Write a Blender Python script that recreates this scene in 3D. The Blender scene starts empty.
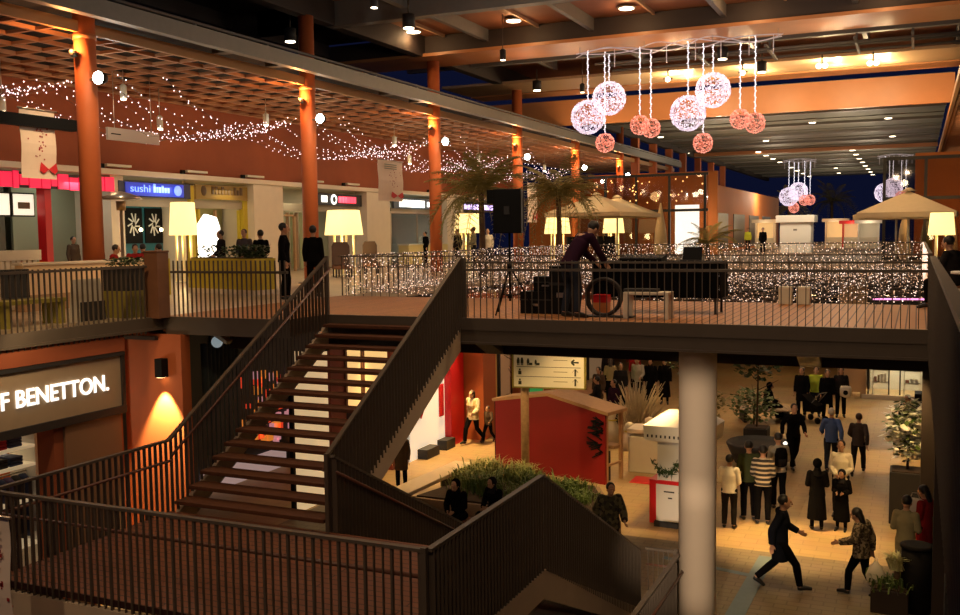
import bpy, math, random
from mathutils import Vector, Matrix
random.seed(7)
S = bpy.context.scene
C = S.collection
R = math.radians
PI = math.pi
G = -5.1            # lower floor level; the upper deck is z = 0

# ------------------------------------------------------------------ materials
MATS = {}
def mat(name, col, rough=.6, metal=0., emis=None, es=0., var=0., vs=6., bump=0., bs=40., spec=.5, sample=True, alpha=None):
    if name in MATS: return MATS[name]
    m = bpy.data.materials.new(name); m.use_nodes = True
    nt = m.node_tree; b = nt.nodes['Principled BSDF']
    b.inputs['Base Color'].default_value = (*col, 1); b.inputs['Roughness'].default_value = rough
    b.inputs['Metallic'].default_value = metal; b.inputs['Specular IOR Level'].default_value = spec
    tc = nt.nodes.new('ShaderNodeTexCoord')
    if var:
        n = nt.nodes.new('ShaderNodeTexNoise'); n.inputs['Scale'].default_value = vs; n.inputs['Detail'].default_value = 5
        nt.links.new(tc.outputs['Object'], n.inputs['Vector'])
        mx = nt.nodes.new('ShaderNodeMix'); mx.data_type = 'RGBA'
        mx.inputs['A'].default_value = (*[c*(1-var) for c in col], 1); mx.inputs['B'].default_value = (*[min(1, c*(1+var)) for c in col], 1)
        nt.links.new(n.outputs['Fac'], mx.inputs['Factor']); nt.links.new(mx.outputs['Result'], b.inputs['Base Color'])
    if bump:
        n = nt.nodes.new('ShaderNodeTexNoise'); n.inputs['Scale'].default_value = bs
        nt.links.new(tc.outputs['Object'], n.inputs['Vector'])
        bp = nt.nodes.new('ShaderNodeBump'); bp.inputs['Strength'].default_value = bump; bp.inputs['Distance'].default_value = .02
        nt.links.new(n.outputs['Fac'], bp.inputs['Height']); nt.links.new(bp.outputs['Normal'], b.inputs['Normal'])
    if emis:
        b.inputs['Emission Color'].default_value = (*emis, 1); b.inputs['Emission Strength'].default_value = es
        if not sample:
            try: m.cycles.emission_sampling = 'NONE'
            except Exception: pass
    MATS[name] = m
    return m

def brick(name, c1, c2, mortar, w, h, swap=False, rough=.6, ms=.01, offset=.5, spec=.4, var=.0):
    m = bpy.data.materials.new(name); m.use_nodes = True
    nt = m.node_tree; b = nt.nodes['Principled BSDF']; b.inputs['Roughness'].default_value = rough; b.inputs['Specular IOR Level'].default_value = spec
    tc = nt.nodes.new('ShaderNodeTexCoord'); mp = nt.nodes.new('ShaderNodeMapping')
    if swap: mp.inputs['Rotation'].default_value = (0, 0, PI/2)
    br = nt.nodes.new('ShaderNodeTexBrick'); br.offset = offset
    br.inputs['Color1'].default_value = (*c1, 1); br.inputs['Color2'].default_value = (*c2, 1); br.inputs['Mortar'].default_value = (*mortar, 1)
    br.inputs['Scale'].default_value = 1; br.inputs['Brick Width'].default_value = w; br.inputs['Row Height'].default_value = h; br.inputs['Mortar Size'].default_value = ms
    nt.links.new(tc.outputs['Object'], mp.inputs['Vector']); nt.links.new(mp.outputs['Vector'], br.inputs['Vector'])
    nz = nt.nodes.new('ShaderNodeTexNoise'); nz.inputs['Scale'].default_value = 1.3; nz.inputs['Detail'].default_value = 6
    nt.links.new(tc.outputs['Object'], nz.inputs['Vector'])
    mx = nt.nodes.new('ShaderNodeMix'); mx.data_type = 'RGBA'; mx.blend_type = 'MULTIPLY'; mx.inputs['Factor'].default_value = .5
    nt.links.new(br.outputs['Color'], mx.inputs['A']); nt.links.new(nz.outputs['Color'], mx.inputs['B'])
    hs = nt.nodes.new('ShaderNodeMix'); hs.data_type = 'RGBA'; hs.inputs['Factor'].default_value = .55 if var else .3
    nt.links.new(br.outputs['Color'], hs.inputs['A']); nt.links.new(mx.outputs['Result'], hs.inputs['B'])
    nt.links.new(hs.outputs['Result'], b.inputs['Base Color'])
    bp = nt.nodes.new('ShaderNodeBump'); bp.inputs['Strength'].default_value = .3; bp.inputs['Distance'].default_value = .01; bp.invert = True
    nt.links.new(br.outputs['Fac'], bp.inputs['Height']); nt.links.new(bp.outputs['Normal'], b.inputs['Normal'])
    MATS[name] = m
    return m

def stripes(name, c1, c2, scale, axis='Z', rough=.8, thr=.5):
    m = bpy.data.materials.new(name); m.use_nodes = True
    nt = m.node_tree; b = nt.nodes['Principled BSDF']; b.inputs['Roughness'].default_value = rough
    tc = nt.nodes.new('ShaderNodeTexCoord'); w = nt.nodes.new('ShaderNodeTexWave'); w.bands_direction = axis
    w.inputs['Scale'].default_value = scale; w.inputs['Distortion'].default_value = .3
    nt.links.new(tc.outputs['Object'], w.inputs['Vector'])
    cr = nt.nodes.new('ShaderNodeValToRGB'); cr.color_ramp.interpolation = 'CONSTANT'
    cr.color_ramp.elements[0].color = (*c1, 1); cr.color_ramp.elements[1].color = (*c2, 1); cr.color_ramp.elements[1].position = thr
    nt.links.new(w.outputs['Fac'], cr.inputs['Fac']); nt.links.new(cr.outputs['Color'], b.inputs['Base Color'])
    MATS[name] = m
    return m

def blotch(name, cols, scale, rough=.9, rnd=True, es=0):
    m = bpy.data.materials.new(name); m.use_nodes = True
    nt = m.node_tree; b = nt.nodes['Principled BSDF']; b.inputs['Roughness'].default_value = rough
    tc = nt.nodes.new('ShaderNodeTexCoord'); v = nt.nodes.new('ShaderNodeTexVoronoi'); v.inputs['Scale'].default_value = scale
    nt.links.new(tc.outputs['Object'], v.inputs['Vector'])
    cr = nt.nodes.new('ShaderNodeValToRGB'); cr.color_ramp.interpolation = 'CONSTANT'
    el = cr.color_ramp.elements
    while len(el) < len(cols): el.new(.5)
    for i, c in enumerate(cols): el[i].position = i/len(cols); el[i].color = (*c, 1)
    sp = nt.nodes.new('ShaderNodeSeparateColor'); nt.links.new(v.outputs['Color'], sp.inputs['Color'])
    nt.links.new(sp.outputs['Red'], cr.inputs['Fac']); nt.links.new(cr.outputs['Color'], b.inputs['Base Color'])
    if es:
        nt.links.new(cr.outputs['Color'], b.inputs['Emission Color']); b.inputs['Emission Strength'].default_value = es
    MATS[name] = m
    return m

def glass(name, tint=(.9, .95, 1), refl=.12):
    m = bpy.data.materials.new(name); m.use_nodes = True
    nt = m.node_tree; nt.nodes.clear()
    o = nt.nodes.new('ShaderNodeOutputMaterial'); t = nt.nodes.new('ShaderNodeBsdfTransparent'); g = nt.nodes.new('ShaderNodeBsdfGlossy')
    t.inputs['Color'].default_value = (*tint, 1); g.inputs['Roughness'].default_value = .03
    mx = nt.nodes.new('ShaderNodeMixShader'); mx.inputs['Fac'].default_value = refl
    nt.links.new(t.outputs[0], mx.inputs[1]); nt.links.new(g.outputs[0], mx.inputs[2]); nt.links.new(mx.outputs[0], o.inputs['Surface'])
    MATS[name] = m
    return m

terracotta = mat('terracotta paint', (.50, .125, .035), .65, var=.12, vs=2)
terra_wall = mat('terracotta plaster', (.31, .074, .024), .8, var=.15, vs=1.5)
bronze = mat('dark bronze metal', (.105, .08, .058), .5, .2, var=.15, vs=3)
bronze_edge = mat('bronze stringer', (.56, .44, .31), .6, 0, var=.12, vs=3)
iron = mat('black iron', (.02, .018, .016), .5, .3)
grey_steel = mat('grey painted steel', (.19, .18, .165), .5, .1, var=.1)
grey_light = mat('pale grey steel', (.21, .20, .18), .5, .1, var=.1)
dark_panel = mat('dark roof panel', (.045, .032, .026), .7, var=.2, vs=1)
soffit = mat('warm soffit board', (.30, .115, .055), .55, var=.2, vs=2)
beam_orange = mat('orange beam paint', (.58, .25, .10), .35, var=.08, vs=2)
beam_cream = mat('cream beam paint', (.70, .48, .27), .4, var=.08, vs=2)
roof_grey = mat('grey roof cassette', (.19, .19, .155), .6, var=.15, vs=1)
cream = mat('cream plaster', (.72, .62, .48), .7, var=.06, vs=3)
col_white = mat('cream column paint', (.72, .60, .47), .55, var=.05, vs=2)
white = mat('white paint', (.78, .76, .70), .5)
offwhite = mat('warm white panel', (.70, .66, .52), .6, var=.05)
black = mat('black plastic', (.005, .005, .005), .6, spec=.15)
black_cloth = mat('black cloth', (.003, .003, .0035), .95, spec=.1)
darkgrey = mat('dark grey panel', (.022, .020, .020), .6)
red = mat('red paint', (.25, .003, .004), .6, var=.15, vs=2)
red_gloss = mat('red gloss panel', (.65, .01, .015), .4)
beige_panel = mat('beige sign panel', (.40, .29, .18), .7, var=.08)
wood_pale = mat('pale timber', (.46, .27, .13), .6, var=.2, vs=8)
wood_brown = mat('brown timber', (.20, .085, .04), .55, var=.25, vs=5)
tread_m = mat('dark stained tread', (.095, .034, .015), .65, var=.3, vs=7, spec=.25)
lattice_m = mat('lattice timber', (.46, .21, .10), .5, var=.2, vs=3)
yellow = mat('mustard paint', (.55, .42, .03), .6, var=.1)
olive_m = mat('olive paint', (.25, .21, .03), .6, var=.1)
teal = mat('teal wall', (.02, .14, .17), .6)
steel = mat('brushed steel', (.55, .48, .40), .3, .9)
deck_boards = brick('decking boards', (.52, .23, .08), (.45, .195, .066), (.11, .045, .018), 3.2, .145, swap=True, rough=.55, ms=.012)
landing_boards = brick('landing boards', (.20, .07, .032), (.16, .055, .025), (.035, .012, .008), 2.6, .14, rough=.5, ms=.012)
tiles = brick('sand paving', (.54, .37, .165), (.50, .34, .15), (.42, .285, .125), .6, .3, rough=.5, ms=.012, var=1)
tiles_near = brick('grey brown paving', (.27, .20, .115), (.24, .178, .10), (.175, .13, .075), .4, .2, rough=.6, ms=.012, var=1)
upper_tiles = brick('upper deck tiles', (.55, .42, .28), (.50, .38, .25), (.3, .22, .15), .6, .6, rough=.35, ms=.01, offset=0)
stripe_m = mat('blue grey paving stripe', (.13, .19, .22), .6, var=.15, vs=9)
pane = glass('shop glass')
pane_dark = glass('pavilion glass', (.75, .72, .7), .03)
E_warm = mat('warm lamp glow', (1, .8, .5), emis=(1, .72, .33), es=9)
E_bulb = mat('fairy bulb', (1, .9, .8), emis=(1, .76, .64), es=2.1, sample=False)
E_bulb_pink = mat('fairy bulb mauve', (1, .85, .9), emis=(1, .76, .78), es=3, sample=False)
E_dim = mat('fairy bulb dim', (1, .8, .6), emis=(1, .60, .36), es=.55, sample=False)
E_cool = mat('cool flood glow', (1, 1, 1), emis=(.86, 1, .93), es=22)
E_down = mat('downlight glow', (1, .9, .75), emis=(1, .82, .55), es=9)
E_white = mat('white letter glow', (1, 1, 1), emis=(1, .95, .85), es=1.6)
E_shade = mat('lampshade glow', (1, .85, .5), emis=(1, .70, .25), es=1.7)
E_panel = mat('backlit panel', (1, .95, .85), emis=(1, .9, .68), es=.9)
E_blue = mat('blue sign glow', (.05, .1, .8), emis=(.008, .02, .42), es=.45)
E_blue_l = mat('blue letter glow', (.3, .5, 1), emis=(.2, .36, 1), es=1.3)
E_red = mat('red neon glow', (1, .05, .15), emis=(1, .012, .075), es=.6)
E_redsign = mat('red letter glow', (1, .1, .15), emis=(1, .05, .10), es=1.6)
E_ball = mat('white light wire', (1, .95, 1), emis=(.85, .72, 1), es=.28, sample=False)
E_ball_p = mat('pink light wire', (1, .5, .4), emis=(1, .28, .18), es=.3, sample=False)
E_amber = mat('amber bulb', (1, .6, .2), emis=(1, .5, .15), es=2.5, sample=False)
E_white_hot = mat('white lit panel', (1, 1, .9), emis=(1, .97, .85), es=2.4)
E_magenta = mat('magenta tube', (1, .4, .8), emis=(1, .35, .75), es=1.5, sample=False)
E_screen = mat('menu screen', (.7, .8, .9), emis=(.45, .75, .75), es=1.0)

# ------------------------------------------------------------------ mesh builder
class MB:
    def __init__(s): s.v = []; s.f = []; s.m = []; s.sm = []
    def add(s, vs, fs, mi=0, smooth=False):
        o = len(s.v); s.v += [tuple(p) for p in vs]
        for f in fs: s.f.append(tuple(i+o for i in f)); s.m.append(mi); s.sm.append(smooth)
        return s
    def box(s, x0, x1, y0, y1, z0, z1, mi=0):
        v = [(x0,y0,z0),(x1,y0,z0),(x1,y1,z0),(x0,y1,z0),(x0,y0,z1),(x1,y0,z1),(x1,y1,z1),(x0,y1,z1)]
        return s.add(v, [(0,3,2,1),(4,5,6,7),(0,1,5,4),(1,2,6,5),(2,3,7,6),(3,0,4,7)], mi)
    def cbox(s, c, sx, sy, sz, mi=0): return s.box(c[0]-sx/2, c[0]+sx/2, c[1]-sy/2, c[1]+sy/2, c[2]-sz/2, c[2]+sz/2, mi)
    def bar(s, p, q, w, h, mi=0, up=(0,0,1)):
        p = Vector(p); q = Vector(q); d = (q-p).normalized(); u = Vector(up)
        if abs(d.dot(u)) > .98: u = Vector((0,1,0))
        a = d.cross(u).normalized()*w/2; b = a.cross(d).normalized()*h/2
        v = [p-a-b, p+a-b, p+a+b, p-a+b, q-a-b, q+a-b, q+a+b, q-a+b]
        return s.add(v, [(0,1,2,3),(7,6,5,4),(0,4,5,1),(1,5,6,2),(2,6,7,3),(3,7,4,0)], mi)
    def prism(s, poly, axis, a, b, mi=0):
        # poly = list of 2-D points, extruded along axis from a to b
        def P(p, t): return (t,p[0],p[1]) if axis == 'x' else ((p[0],t,p[1]) if axis == 'y' else (p[0],p[1],t))
        n = len(poly); v = [P(p,a) for p in poly]+[P(p,b) for p in poly]
        f = [tuple(range(n))[::-1], tuple(range(n,2*n))]+[(i,(i+1)%n,n+(i+1)%n,n+i) for i in range(n)]
        return s.add(v, f, mi)
    def rings(s, rs, mi=0, cap=True, smooth=True):
        n = len(rs[0]); v = [p for r in rs for p in r]; f = []
        for k in range(len(rs)-1):
            for i in range(n): f.append((k*n+i, k*n+(i+1)%n, (k+1)*n+(i+1)%n, (k+1)*n+i))
        if cap: f.append(tuple(range(n))[::-1]); f.append(tuple((len(rs)-1)*n+i for i in range(n)))
        return s.add(v, f, mi, smooth)
    def tube(s, pts, r, n=8, mi=0, flat=1., cap=True, smooth=True):
        pts = [Vector(p) for p in pts]; k = len(pts); rs = []
        rad = r if isinstance(r, (list, tuple)) else [r]*k
        ref = None
        for i, p in enumerate(pts):
            d = (pts[min(i+1,k-1)]-pts[max(i-1,0)])
            d = d.normalized() if d.length > 1e-9 else Vector((0,0,1))
            if ref is None:
                ref = Vector((0,0,1)) if abs(d.z) < .9 else Vector((1,0,0))
            a = d.cross(ref)
            if a.length < 1e-6: a = d.cross(Vector((0,1,0)))
            a.normalize(); b = a.cross(d).normalized(); ref = b
            rs.append([p+a*math.cos(2*PI*j/n)*rad[i]+b*math.sin(2*PI*j/n)*rad[i]*flat for j in range(n)])
        return s.rings(rs, mi, cap, smooth)
    def lathe(s, prof, n=16, c=(0,0,0), mi=0, smooth=True, sq=1.):
        rs = [[(c[0]+r*math.cos(2*PI*j/n), c[1]+r*sq*math.sin(2*PI*j/n), c[2]+z) for j in range(n)] for r, z in prof]
        return s.rings(rs, mi, True, smooth)
    def ball(s, c, rx, ry=None, rz=None, n=12, k=8, mi=0):
        ry = ry or rx; rz = rz or rx
        rs = []
        for i in range(k+1):
            t = -PI/2+PI*i/k; cr = max(math.cos(t), .02)
            rs.append([(c[0]+rx*cr*math.cos(2*PI*j/n), c[1]+ry*cr*math.sin(2*PI*j/n), c[2]+rz*math.sin(t)) for j in range(n)])
        return s.rings(rs, mi)
    def octa(s, c, r, mi=0):
        x, y, z = c
        return s.add([(x+r,y,z),(x-r,y,z),(x,y+r,z),(x,y-r,z),(x,y,z+r),(x,y,z-r)], [(0,2,4),(2,1,4),(1,3,4),(3,0,4),(2,0,5),(1,2,5),(3,1,5),(0,3,5)], mi)
    def quad(s, a, b, c, d, mi=0): return s.add([a,b,c,d], [(0,1,2,3)], mi)
    def mesh(s, name, mats):
        me = bpy.data.meshes.new(name); me.from_pydata(s.v, [], s.f)
        for m in (mats if isinstance(mats, (list, tuple)) else [mats]): me.materials.append(m)
        me.polygons.foreach_set('material_index', s.m); me.polygons.foreach_set('use_smooth', s.sm); me.update()
        return me
    def build(s, name, mats, parent=None, loc=None, bevel=0):
        o = bpy.data.objects.new(name, s.mesh(name, mats)); C.objects.link(o)
        if parent: o.parent = parent
        if loc: o.location = loc
        if bevel:
            b = o.modifiers.new('bevel', 'BEVEL'); b.width = bevel; b.segments = 2; b.limit_method = 'ANGLE'
        return o

def inst(name, me, parent, loc=(0,0,0), rot=(0,0,0), scale=None):
    o = bpy.data.objects.new(name, me); C.objects.link(o); o.parent = parent; o.location = loc; o.rotation_euler = rot
    if scale: o.scale = scale
    return o
def tag(o, label, cat, group=None, kind=None):
    o['label'] = label; o['category'] = cat
    if group: o['group'] = group
    if kind: o['kind'] = kind
    return o
def thing(name, label, cat, loc=(0,0,0), rz=0, group=None):
    o = bpy.data.objects.new(name, None); C.objects.link(o); o.location = loc; o.rotation_euler = (0,0,rz); o.empty_display_size = .2
    return tag(o, label, cat, group)
def struct(name, mb, mats, bevel=0):
    o = mb.build(name, mats, bevel=bevel); o['kind'] = 'structure'
    return o
def copy_tree(o, parent=None):
    c = o.copy(); C.objects.link(c)
    if parent: c.parent = parent
    for ch in list(o.children): copy_tree(ch, c)
    return c
def light(kind, loc, power, col=(1,.72,.42), target=None, angle=70, blend=.6, size=.12, parent=None):
    d = bpy.data.lights.new('lamp light', kind); d.energy = power; d.color = col
    if kind in ('POINT', 'SPOT'): d.shadow_soft_size = size
    if kind == 'SPOT': d.spot_size = R(angle); d.spot_blend = blend
    if kind == 'AREA': d.shape = 'RECTANGLE'; d.size = size if not isinstance(size, tuple) else size[0]; d.size_y = size if not isinstance(size, tuple) else size[1]
    o = bpy.data.objects.new('lamp_light', d); C.objects.link(o); o.location = loc
    if target is not None: o.rotation_euler = (Vector(target)-Vector(loc)).to_track_quat('-Z', 'Y').to_euler()
    return o

def text_mesh(name, s, m, width=None, cap=None, depth=.02, bold=0.):
    cu = bpy.data.curves.new(name, 'FONT'); cu.body = s; cu.size = 1; cu.extrude = 0; cu.offset = bold
    o = bpy.data.objects.new(name, cu); C.objects.link(o)
    dg = bpy.context.evaluated_depsgraph_get()
    me = bpy.data.meshes.new_from_object(o.evaluated_get(dg)); bpy.data.objects.remove(o); bpy.data.curves.remove(cu)
    xs = [v.co.x for v in me.vertices]; ys = [v.co.y for v in me.vertices]
    x0, x1, y0, y1 = min(xs), max(xs), min(ys), max(ys)
    kx = width/(x1-x0) if width else 1; ky = cap/(y1-y0) if cap else kx
    if not width: kx = ky
    for v in me.vertices: v.co = ((v.co.x-x0)*kx, (v.co.y-y0)*ky, 0)
    # give the letters real thickness
    import bmesh
    bm = bmesh.new(); bm.from_mesh(me)
    r = bmesh.ops.extrude_face_region(bm, geom=bm.faces[:])
    bmesh.ops.translate(bm, vec=(0,0,depth), verts=[e for e in r['geom'] if isinstance(e, bmesh.types.BMVert)])
    bmesh.ops.recalc_face_normals(bm, faces=bm.faces[:])
    bm.to_mesh(me); bm.free(); me.materials.clear(); me.materials.append(m)
    return me

# ------------------------------------------------------------------ camera and sky
cam_d = bpy.data.cameras.new('camera'); cam = bpy.data.objects.new('camera', cam_d); C.objects.link(cam)
cam_d.sensor_width = 36; cam_d.lens = 970/960*36; cam_d.clip_end = 600; cam_d.clip_start = .05
r_ = Vector((.9118009, .4104215, -.0131619)); u_ = Vector((-.0187163, .0735573, .9971154)); f_ = Vector((-.4102058, .9089244, -.0747512))
cam.matrix_world = Matrix(((r_.x, u_.x, -f_.x, 0), (r_.y, u_.y, -f_.y, 0), (r_.z, u_.z, -f_.z, 1.5), (0,0,0,1)))
S.camera = cam
w = bpy.data.worlds.new('night sky'); S.world = w; w.use_nodes = True
w.node_tree.nodes['Background'].inputs['Color'].default_value = (.0032, .0046, .0185, 1)
w.node_tree.nodes['Background'].inputs['Strength'].default_value = 1.
S.view_settings.view_transform = 'Standard'; S.view_settings.look = 'None'; S.view_settings.exposure = 0; S.view_settings.gamma = 1
S.view_settings.use_curve_mapping = False

# ================================================================== THE SETTING
VX0, VX1 = -13.4, .24          # the open well between the two upper decks
BY0, BY1 = 15.9, 21.0          # the bridge
FY = 40.0                      # where the far plaza deck starts
# lower floor: sand paving with a grey-brown paved band nearer the stairs
struct('floor_lower', MB().box(-30, 16, -2, 140, G-.2, G), tiles)
struct('wall_court_end', MB().box(-30, 16, 88, 88.3, G, -.5), darkgrey)
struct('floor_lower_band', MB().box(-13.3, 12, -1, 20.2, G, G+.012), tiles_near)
m = MB()
m.prism([(-2.95,15.2),(-2.62,15.2),(-2.52,19.9),(-2.82,19.9)], 'z', G+.012, G+.02)
m.prism([(-4.6,19.0),(-2.82,18.6),(-2.82,18.75),(-4.6,19.15)], 'z', G+.012, G+.0195)
struct('floor_lower_stripe', m, stripe_m)
# upper decks
struct('floor_upper_left', MB().box(-29, VX0, 4, FY, -.25, 0), upper_tiles)
m = MB().box(VX0, -10.45, 14.65, BY0, -.3, 0)
struct('floor_upper_corner', m, deck_boards)
struct('floor_bridge', MB().box(VX0, VX1, BY0, BY1, -.16, 0), deck_boards)
struct('floor_upper_right', MB().box(VX1, 14, .3, FY, -.38, 0), upper_tiles)
struct('floor_plaza', MB().box(-29, 16, FY, 140, -.5, 0), brick('plaza paving', (.17,.11,.065), (.14,.09,.055), (.08,.05,.03), .8, .4, rough=.7))
# edge fascias and girders under the decks (lighter lower flange on the bridge)
m = MB().box(-10.45, VX1-.02, BY0-.05, BY0, -.22, -.0)
struct('trim_bridge_edge', m, bronze)
m = MB().box(-10.4, VX1-.02, BY0-.02, BY0+.1, -.43, -.222).box(-10.4, VX1-.02, BY0-.06, BY0+.22, -.47, -.43)
struct('trim_bridge_girder', m, bronze)
m = MB().box(-12.6, 1, 16.5, 16.75, -.72, -.16).box(-12.6, 1, 20.6, 20.9, -.8, -.16).box(-12.6, 1, 18.5, 18.7, -.7, -.16)
struct('trim_bridge_beams', m, dark_panel)
m = MB()
for x in (-7.15, -1.55): m.prism([(15.95,-.47),(16.25,-.47),(16.75,-.72),(16.5,-.72)], 'x', x-.17, x+.17)
struct('trim_bridge_brackets', m, grey_light)
m = MB().box(VX0, VX0+.06, 4, 14.62, -.2, .0).box(VX0+.06, -10.45, 14.6, 14.65, -.24, .0)
struct('trim_left_edge', m, bronze)
m = MB().box(VX0-.02, VX0+.09, 4, 14.6, -.25, -.2).box(VX0+.1, -10.45, 14.6, 14.75, -.34, -.24)
struct('trim_left_flange', m, bronze)
m = MB().box(VX1, VX1+.08, .4, FY, -.55, .02)
struct('trim_right_edge', m, bronze)
m = MB().box(-12.8, -10.6, 15.9, 16.2, -.75, -.32)
struct('trim_corner_beam', m, darkgrey)
m = MB().bar((-12.44, 14.95, -.30), (-12.06, 14.95, -.50), .16, .07)
struct('trim_corner_brace', m, grey_light)

# ---- lower level walls, left side
m = MB().box(-13.9, VX0+.02, 4, 13.6, -.56, -.25)
m.box(-13.9, VX0-.1, 12.0, 13.6, G, -1.72)
struct('wall_left_lower', m, terra_wall)
m = MB().box(-18, -17.8, 4, 14.3, G, -.4).box(-18, -14.35, 14.2, 14.4, G, -.4)
struct('wall_left_shop_back', m, mat('orange shop wall', (.55, .17, .04), .7))
m = MB().box(-13.92, VX0-.04, 12.2, 13.5, -5.0, -1.72)
struct('trim_shop_cheek', m, mat('brown shop panel', (.23, .13, .07), .7))
struct('trim_corner_pillar', MB().box(-14.3, -12.85, 14.5, 14.75, G, -.34), terracotta)
# recess under the corner and the shopfronts that run away behind the stairs
m = MB().box(-17, -16.8, 15.4, 24.6, G, -.4).box(-17, -13.4, 24.4, 24.6, G, -.4)
struct('wall_recess', m, darkgrey)
m = MB().box(-13.7, -13.4, 20.5, 28.4, -1.3, -.4)
for a, b in ((20.5, 20.8), (20.8, 21.2), (23.55, 23.85), (27.75, 28.4)): m.box(-13.7, -13.4, a, b, G, -1.3)
struct('wall_left_shops', m, mat('dark red shop surround', (.22, .04, .025), .6))
struct('wall_left_shops_back', MB().box(-17.3, -17.2, 20.5, 56, G, -.4), cream)
struct('trim_red_shopfront', MB().box(-13.45, -13.2, 26.95, 27.9, G, -.9), red_gloss)
m = MB().box(-13.3, -12.6, 28.1, 29.1, G, -.4)
struct('trim_orange_pier', m, terracotta)
struct('trim_yellow_pier', MB().box(-13.4, -12.9, 29.35, 29.9, G, -.4), mat('yellow pier', (.75, .5, .14), .6))
m = MB().box(-13.5, -13.2, 30, 56, -1.5, -.4)
for y in (32.6, 36, 40, 44, 48, 52): m.box(-13.5, -13.2, y, y+.5, G, -1.5)
struct('wall_left_far_shops', m, terra_wall)
# back wall of the lower court and the right-hand shops
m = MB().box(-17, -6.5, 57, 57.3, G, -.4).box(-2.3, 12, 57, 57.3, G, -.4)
struct('wall_back_lower', m, mat('shadowed brown wall', (.13, .085, .05), .8))  # one even dark brown over the whole back wall
m = MB().box(-1.95, -1.75, 40.6, 41.0, G, -.5).box(-2.9, -1.95, 42, 50, G, -.5)
struct('wall_right_shop', m, mat('tan wall', (.42,.27,.15), .7))
struct('wall_right_shop_band', MB().box(-1.75, 8, 40.6, 41, -2.3, -.5), darkgrey)
m = MB().box(-1.9, 8, 40.5, 40.6, G, G+.16)
struct('trim_right_shop_sill', m, cream)
m = MB().box(-1.7, 8, 43.2, 43.3, G, -.5)
struct('wall_right_shop_back', m, offwhite)
m = MB().box(.9, 1.1, 0, 40.4, G, -.5)
struct('wall_right_lower', m, mat('dark brown cladding', (.035, .022, .016), .7))
struct('trim_right_terracotta', MB().box(.50, .70, 16.3, 16.6, G, -.5), terracotta)
m = MB().box(.14, .50, 21.9, 22.3, G, -.55)
struct('trim_right_pier', m, mat('dark brown pier', (.03, .02, .015), .6))
struct('trim_right_pier.001', MB().box(.32, .62, 17.2, 17.5, G, -.55), MATS['dark brown pier'])
m = MB().box(.0, .6, 31.5, 32.2, G, -3.42)
struct('trim_right_black_panel', m, black)
# lower ceiling beyond the bridge
struct('ceiling_lower', MB().box(-17, -13.4, 14.4, 57, -.45, -.38), dark_panel)

# ---- upper left shopping wall at X = -25
WX = -25.
struct('wall_left', MB().box(WX-.3, WX, 4, 62, 3.85, 6.9), terra_wall)
struct('trim_ledge', MB().box(WX, WX+.45, 4, 62, 3.68, 3.86), cream)
piers = [(24.95, 25.55), (32.4, 34.4), (41.3, 43.6), (50.2, 52.4)]
m = MB()
for a, b in piers: m.box(WX-.3, WX+(.35 if b-a > 1 else .1), a, b, 0, 3.68)
struct('trim_white_piers', m, cream)
struct('wall_left_shops_upper', MB().box(WX-3.6, WX-3.4, 4, 62, 0, 3.68), mat('shop back wall', (.60, .56, .45), .7))
m = MB()
for y in (25.25, 29.0, 32.6, 37.3, 41.2, 50.3): m.box(WX-3.4, WX-.3, y-.06, y+.06, 0, 3.68)
struct('wall_shop_partitions', m, cream)
struct('ceiling_left_shops', MB().box(WX-3.5, WX, 4, 62, 3.68, 3.85), offwhite)
# lattice ceilings: two layers of slats on opposite diagonals
def lattice(name, x0, x1, y0, y1, z, step=.62, h=.085, t=.06):
    m = MB(); x = x0+.1
    while x < x1: m.box(x-t/2, x+t/2, y0, y1, z, z+h); x += step
    y = y0+.1
    while y < y1: m.box(x0, x1, y-t/2, y+t/2, z+.01, z+h-.01); y += step
    return struct(name, m, lattice_m)
lattice('ceiling_lattice_left', WX, -18.05, 8, 78, 6.42, .98, .10, .09)
lattice('ceiling_lattice_right', 1.25, 7.5, 20, 110, 6.45, .98, .10, .09)
struct('trim_lattice_left', MB().box(-18.05, -17.93, 6, 78, 6.34, 6.60), mat('orange timber edge', (.42, .20, .06), .5))
struct('trim_lattice_right', MB().box(1.1, 1.22, 18, 110, 6.36, 6.62), MATS['orange timber edge'])
struct('ceiling_left', MB().box(-25.3, -18.0, 4, 78, 6.95, 7.05), mat('black void board', (.012,.009,.008), .9))
struct('ceiling_right', MB().box(1.2, 9, 16, 110, 6.95, 7.05), dark_panel)
m = MB().box(-17.15, -16.9, 6, 76, 6.52, 6.92).box(-17.9, -17.15, 6, 76, 6.84, 6.9)
struct('trim_gutter', m, grey_light)
m = MB().tube([(-17.0, 6, 7.02), (-17.0, 76, 7.02)], .045)
k = 8
while k < 76: m.box(-17.03, -16.97, k, k+.05, 6.9, 7.0); k += 3.03
struct('trim_gutter_pipe', m, grey_steel)
m = MB()
for y in (12.7, 21.8, 24.2, 30.9, 33.2, 40, 49, 58): m.box(-17.85, -17.2, y, y+.3, 6.58, 6.84)
struct('trim_gutter_brackets', m, bronze)

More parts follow.
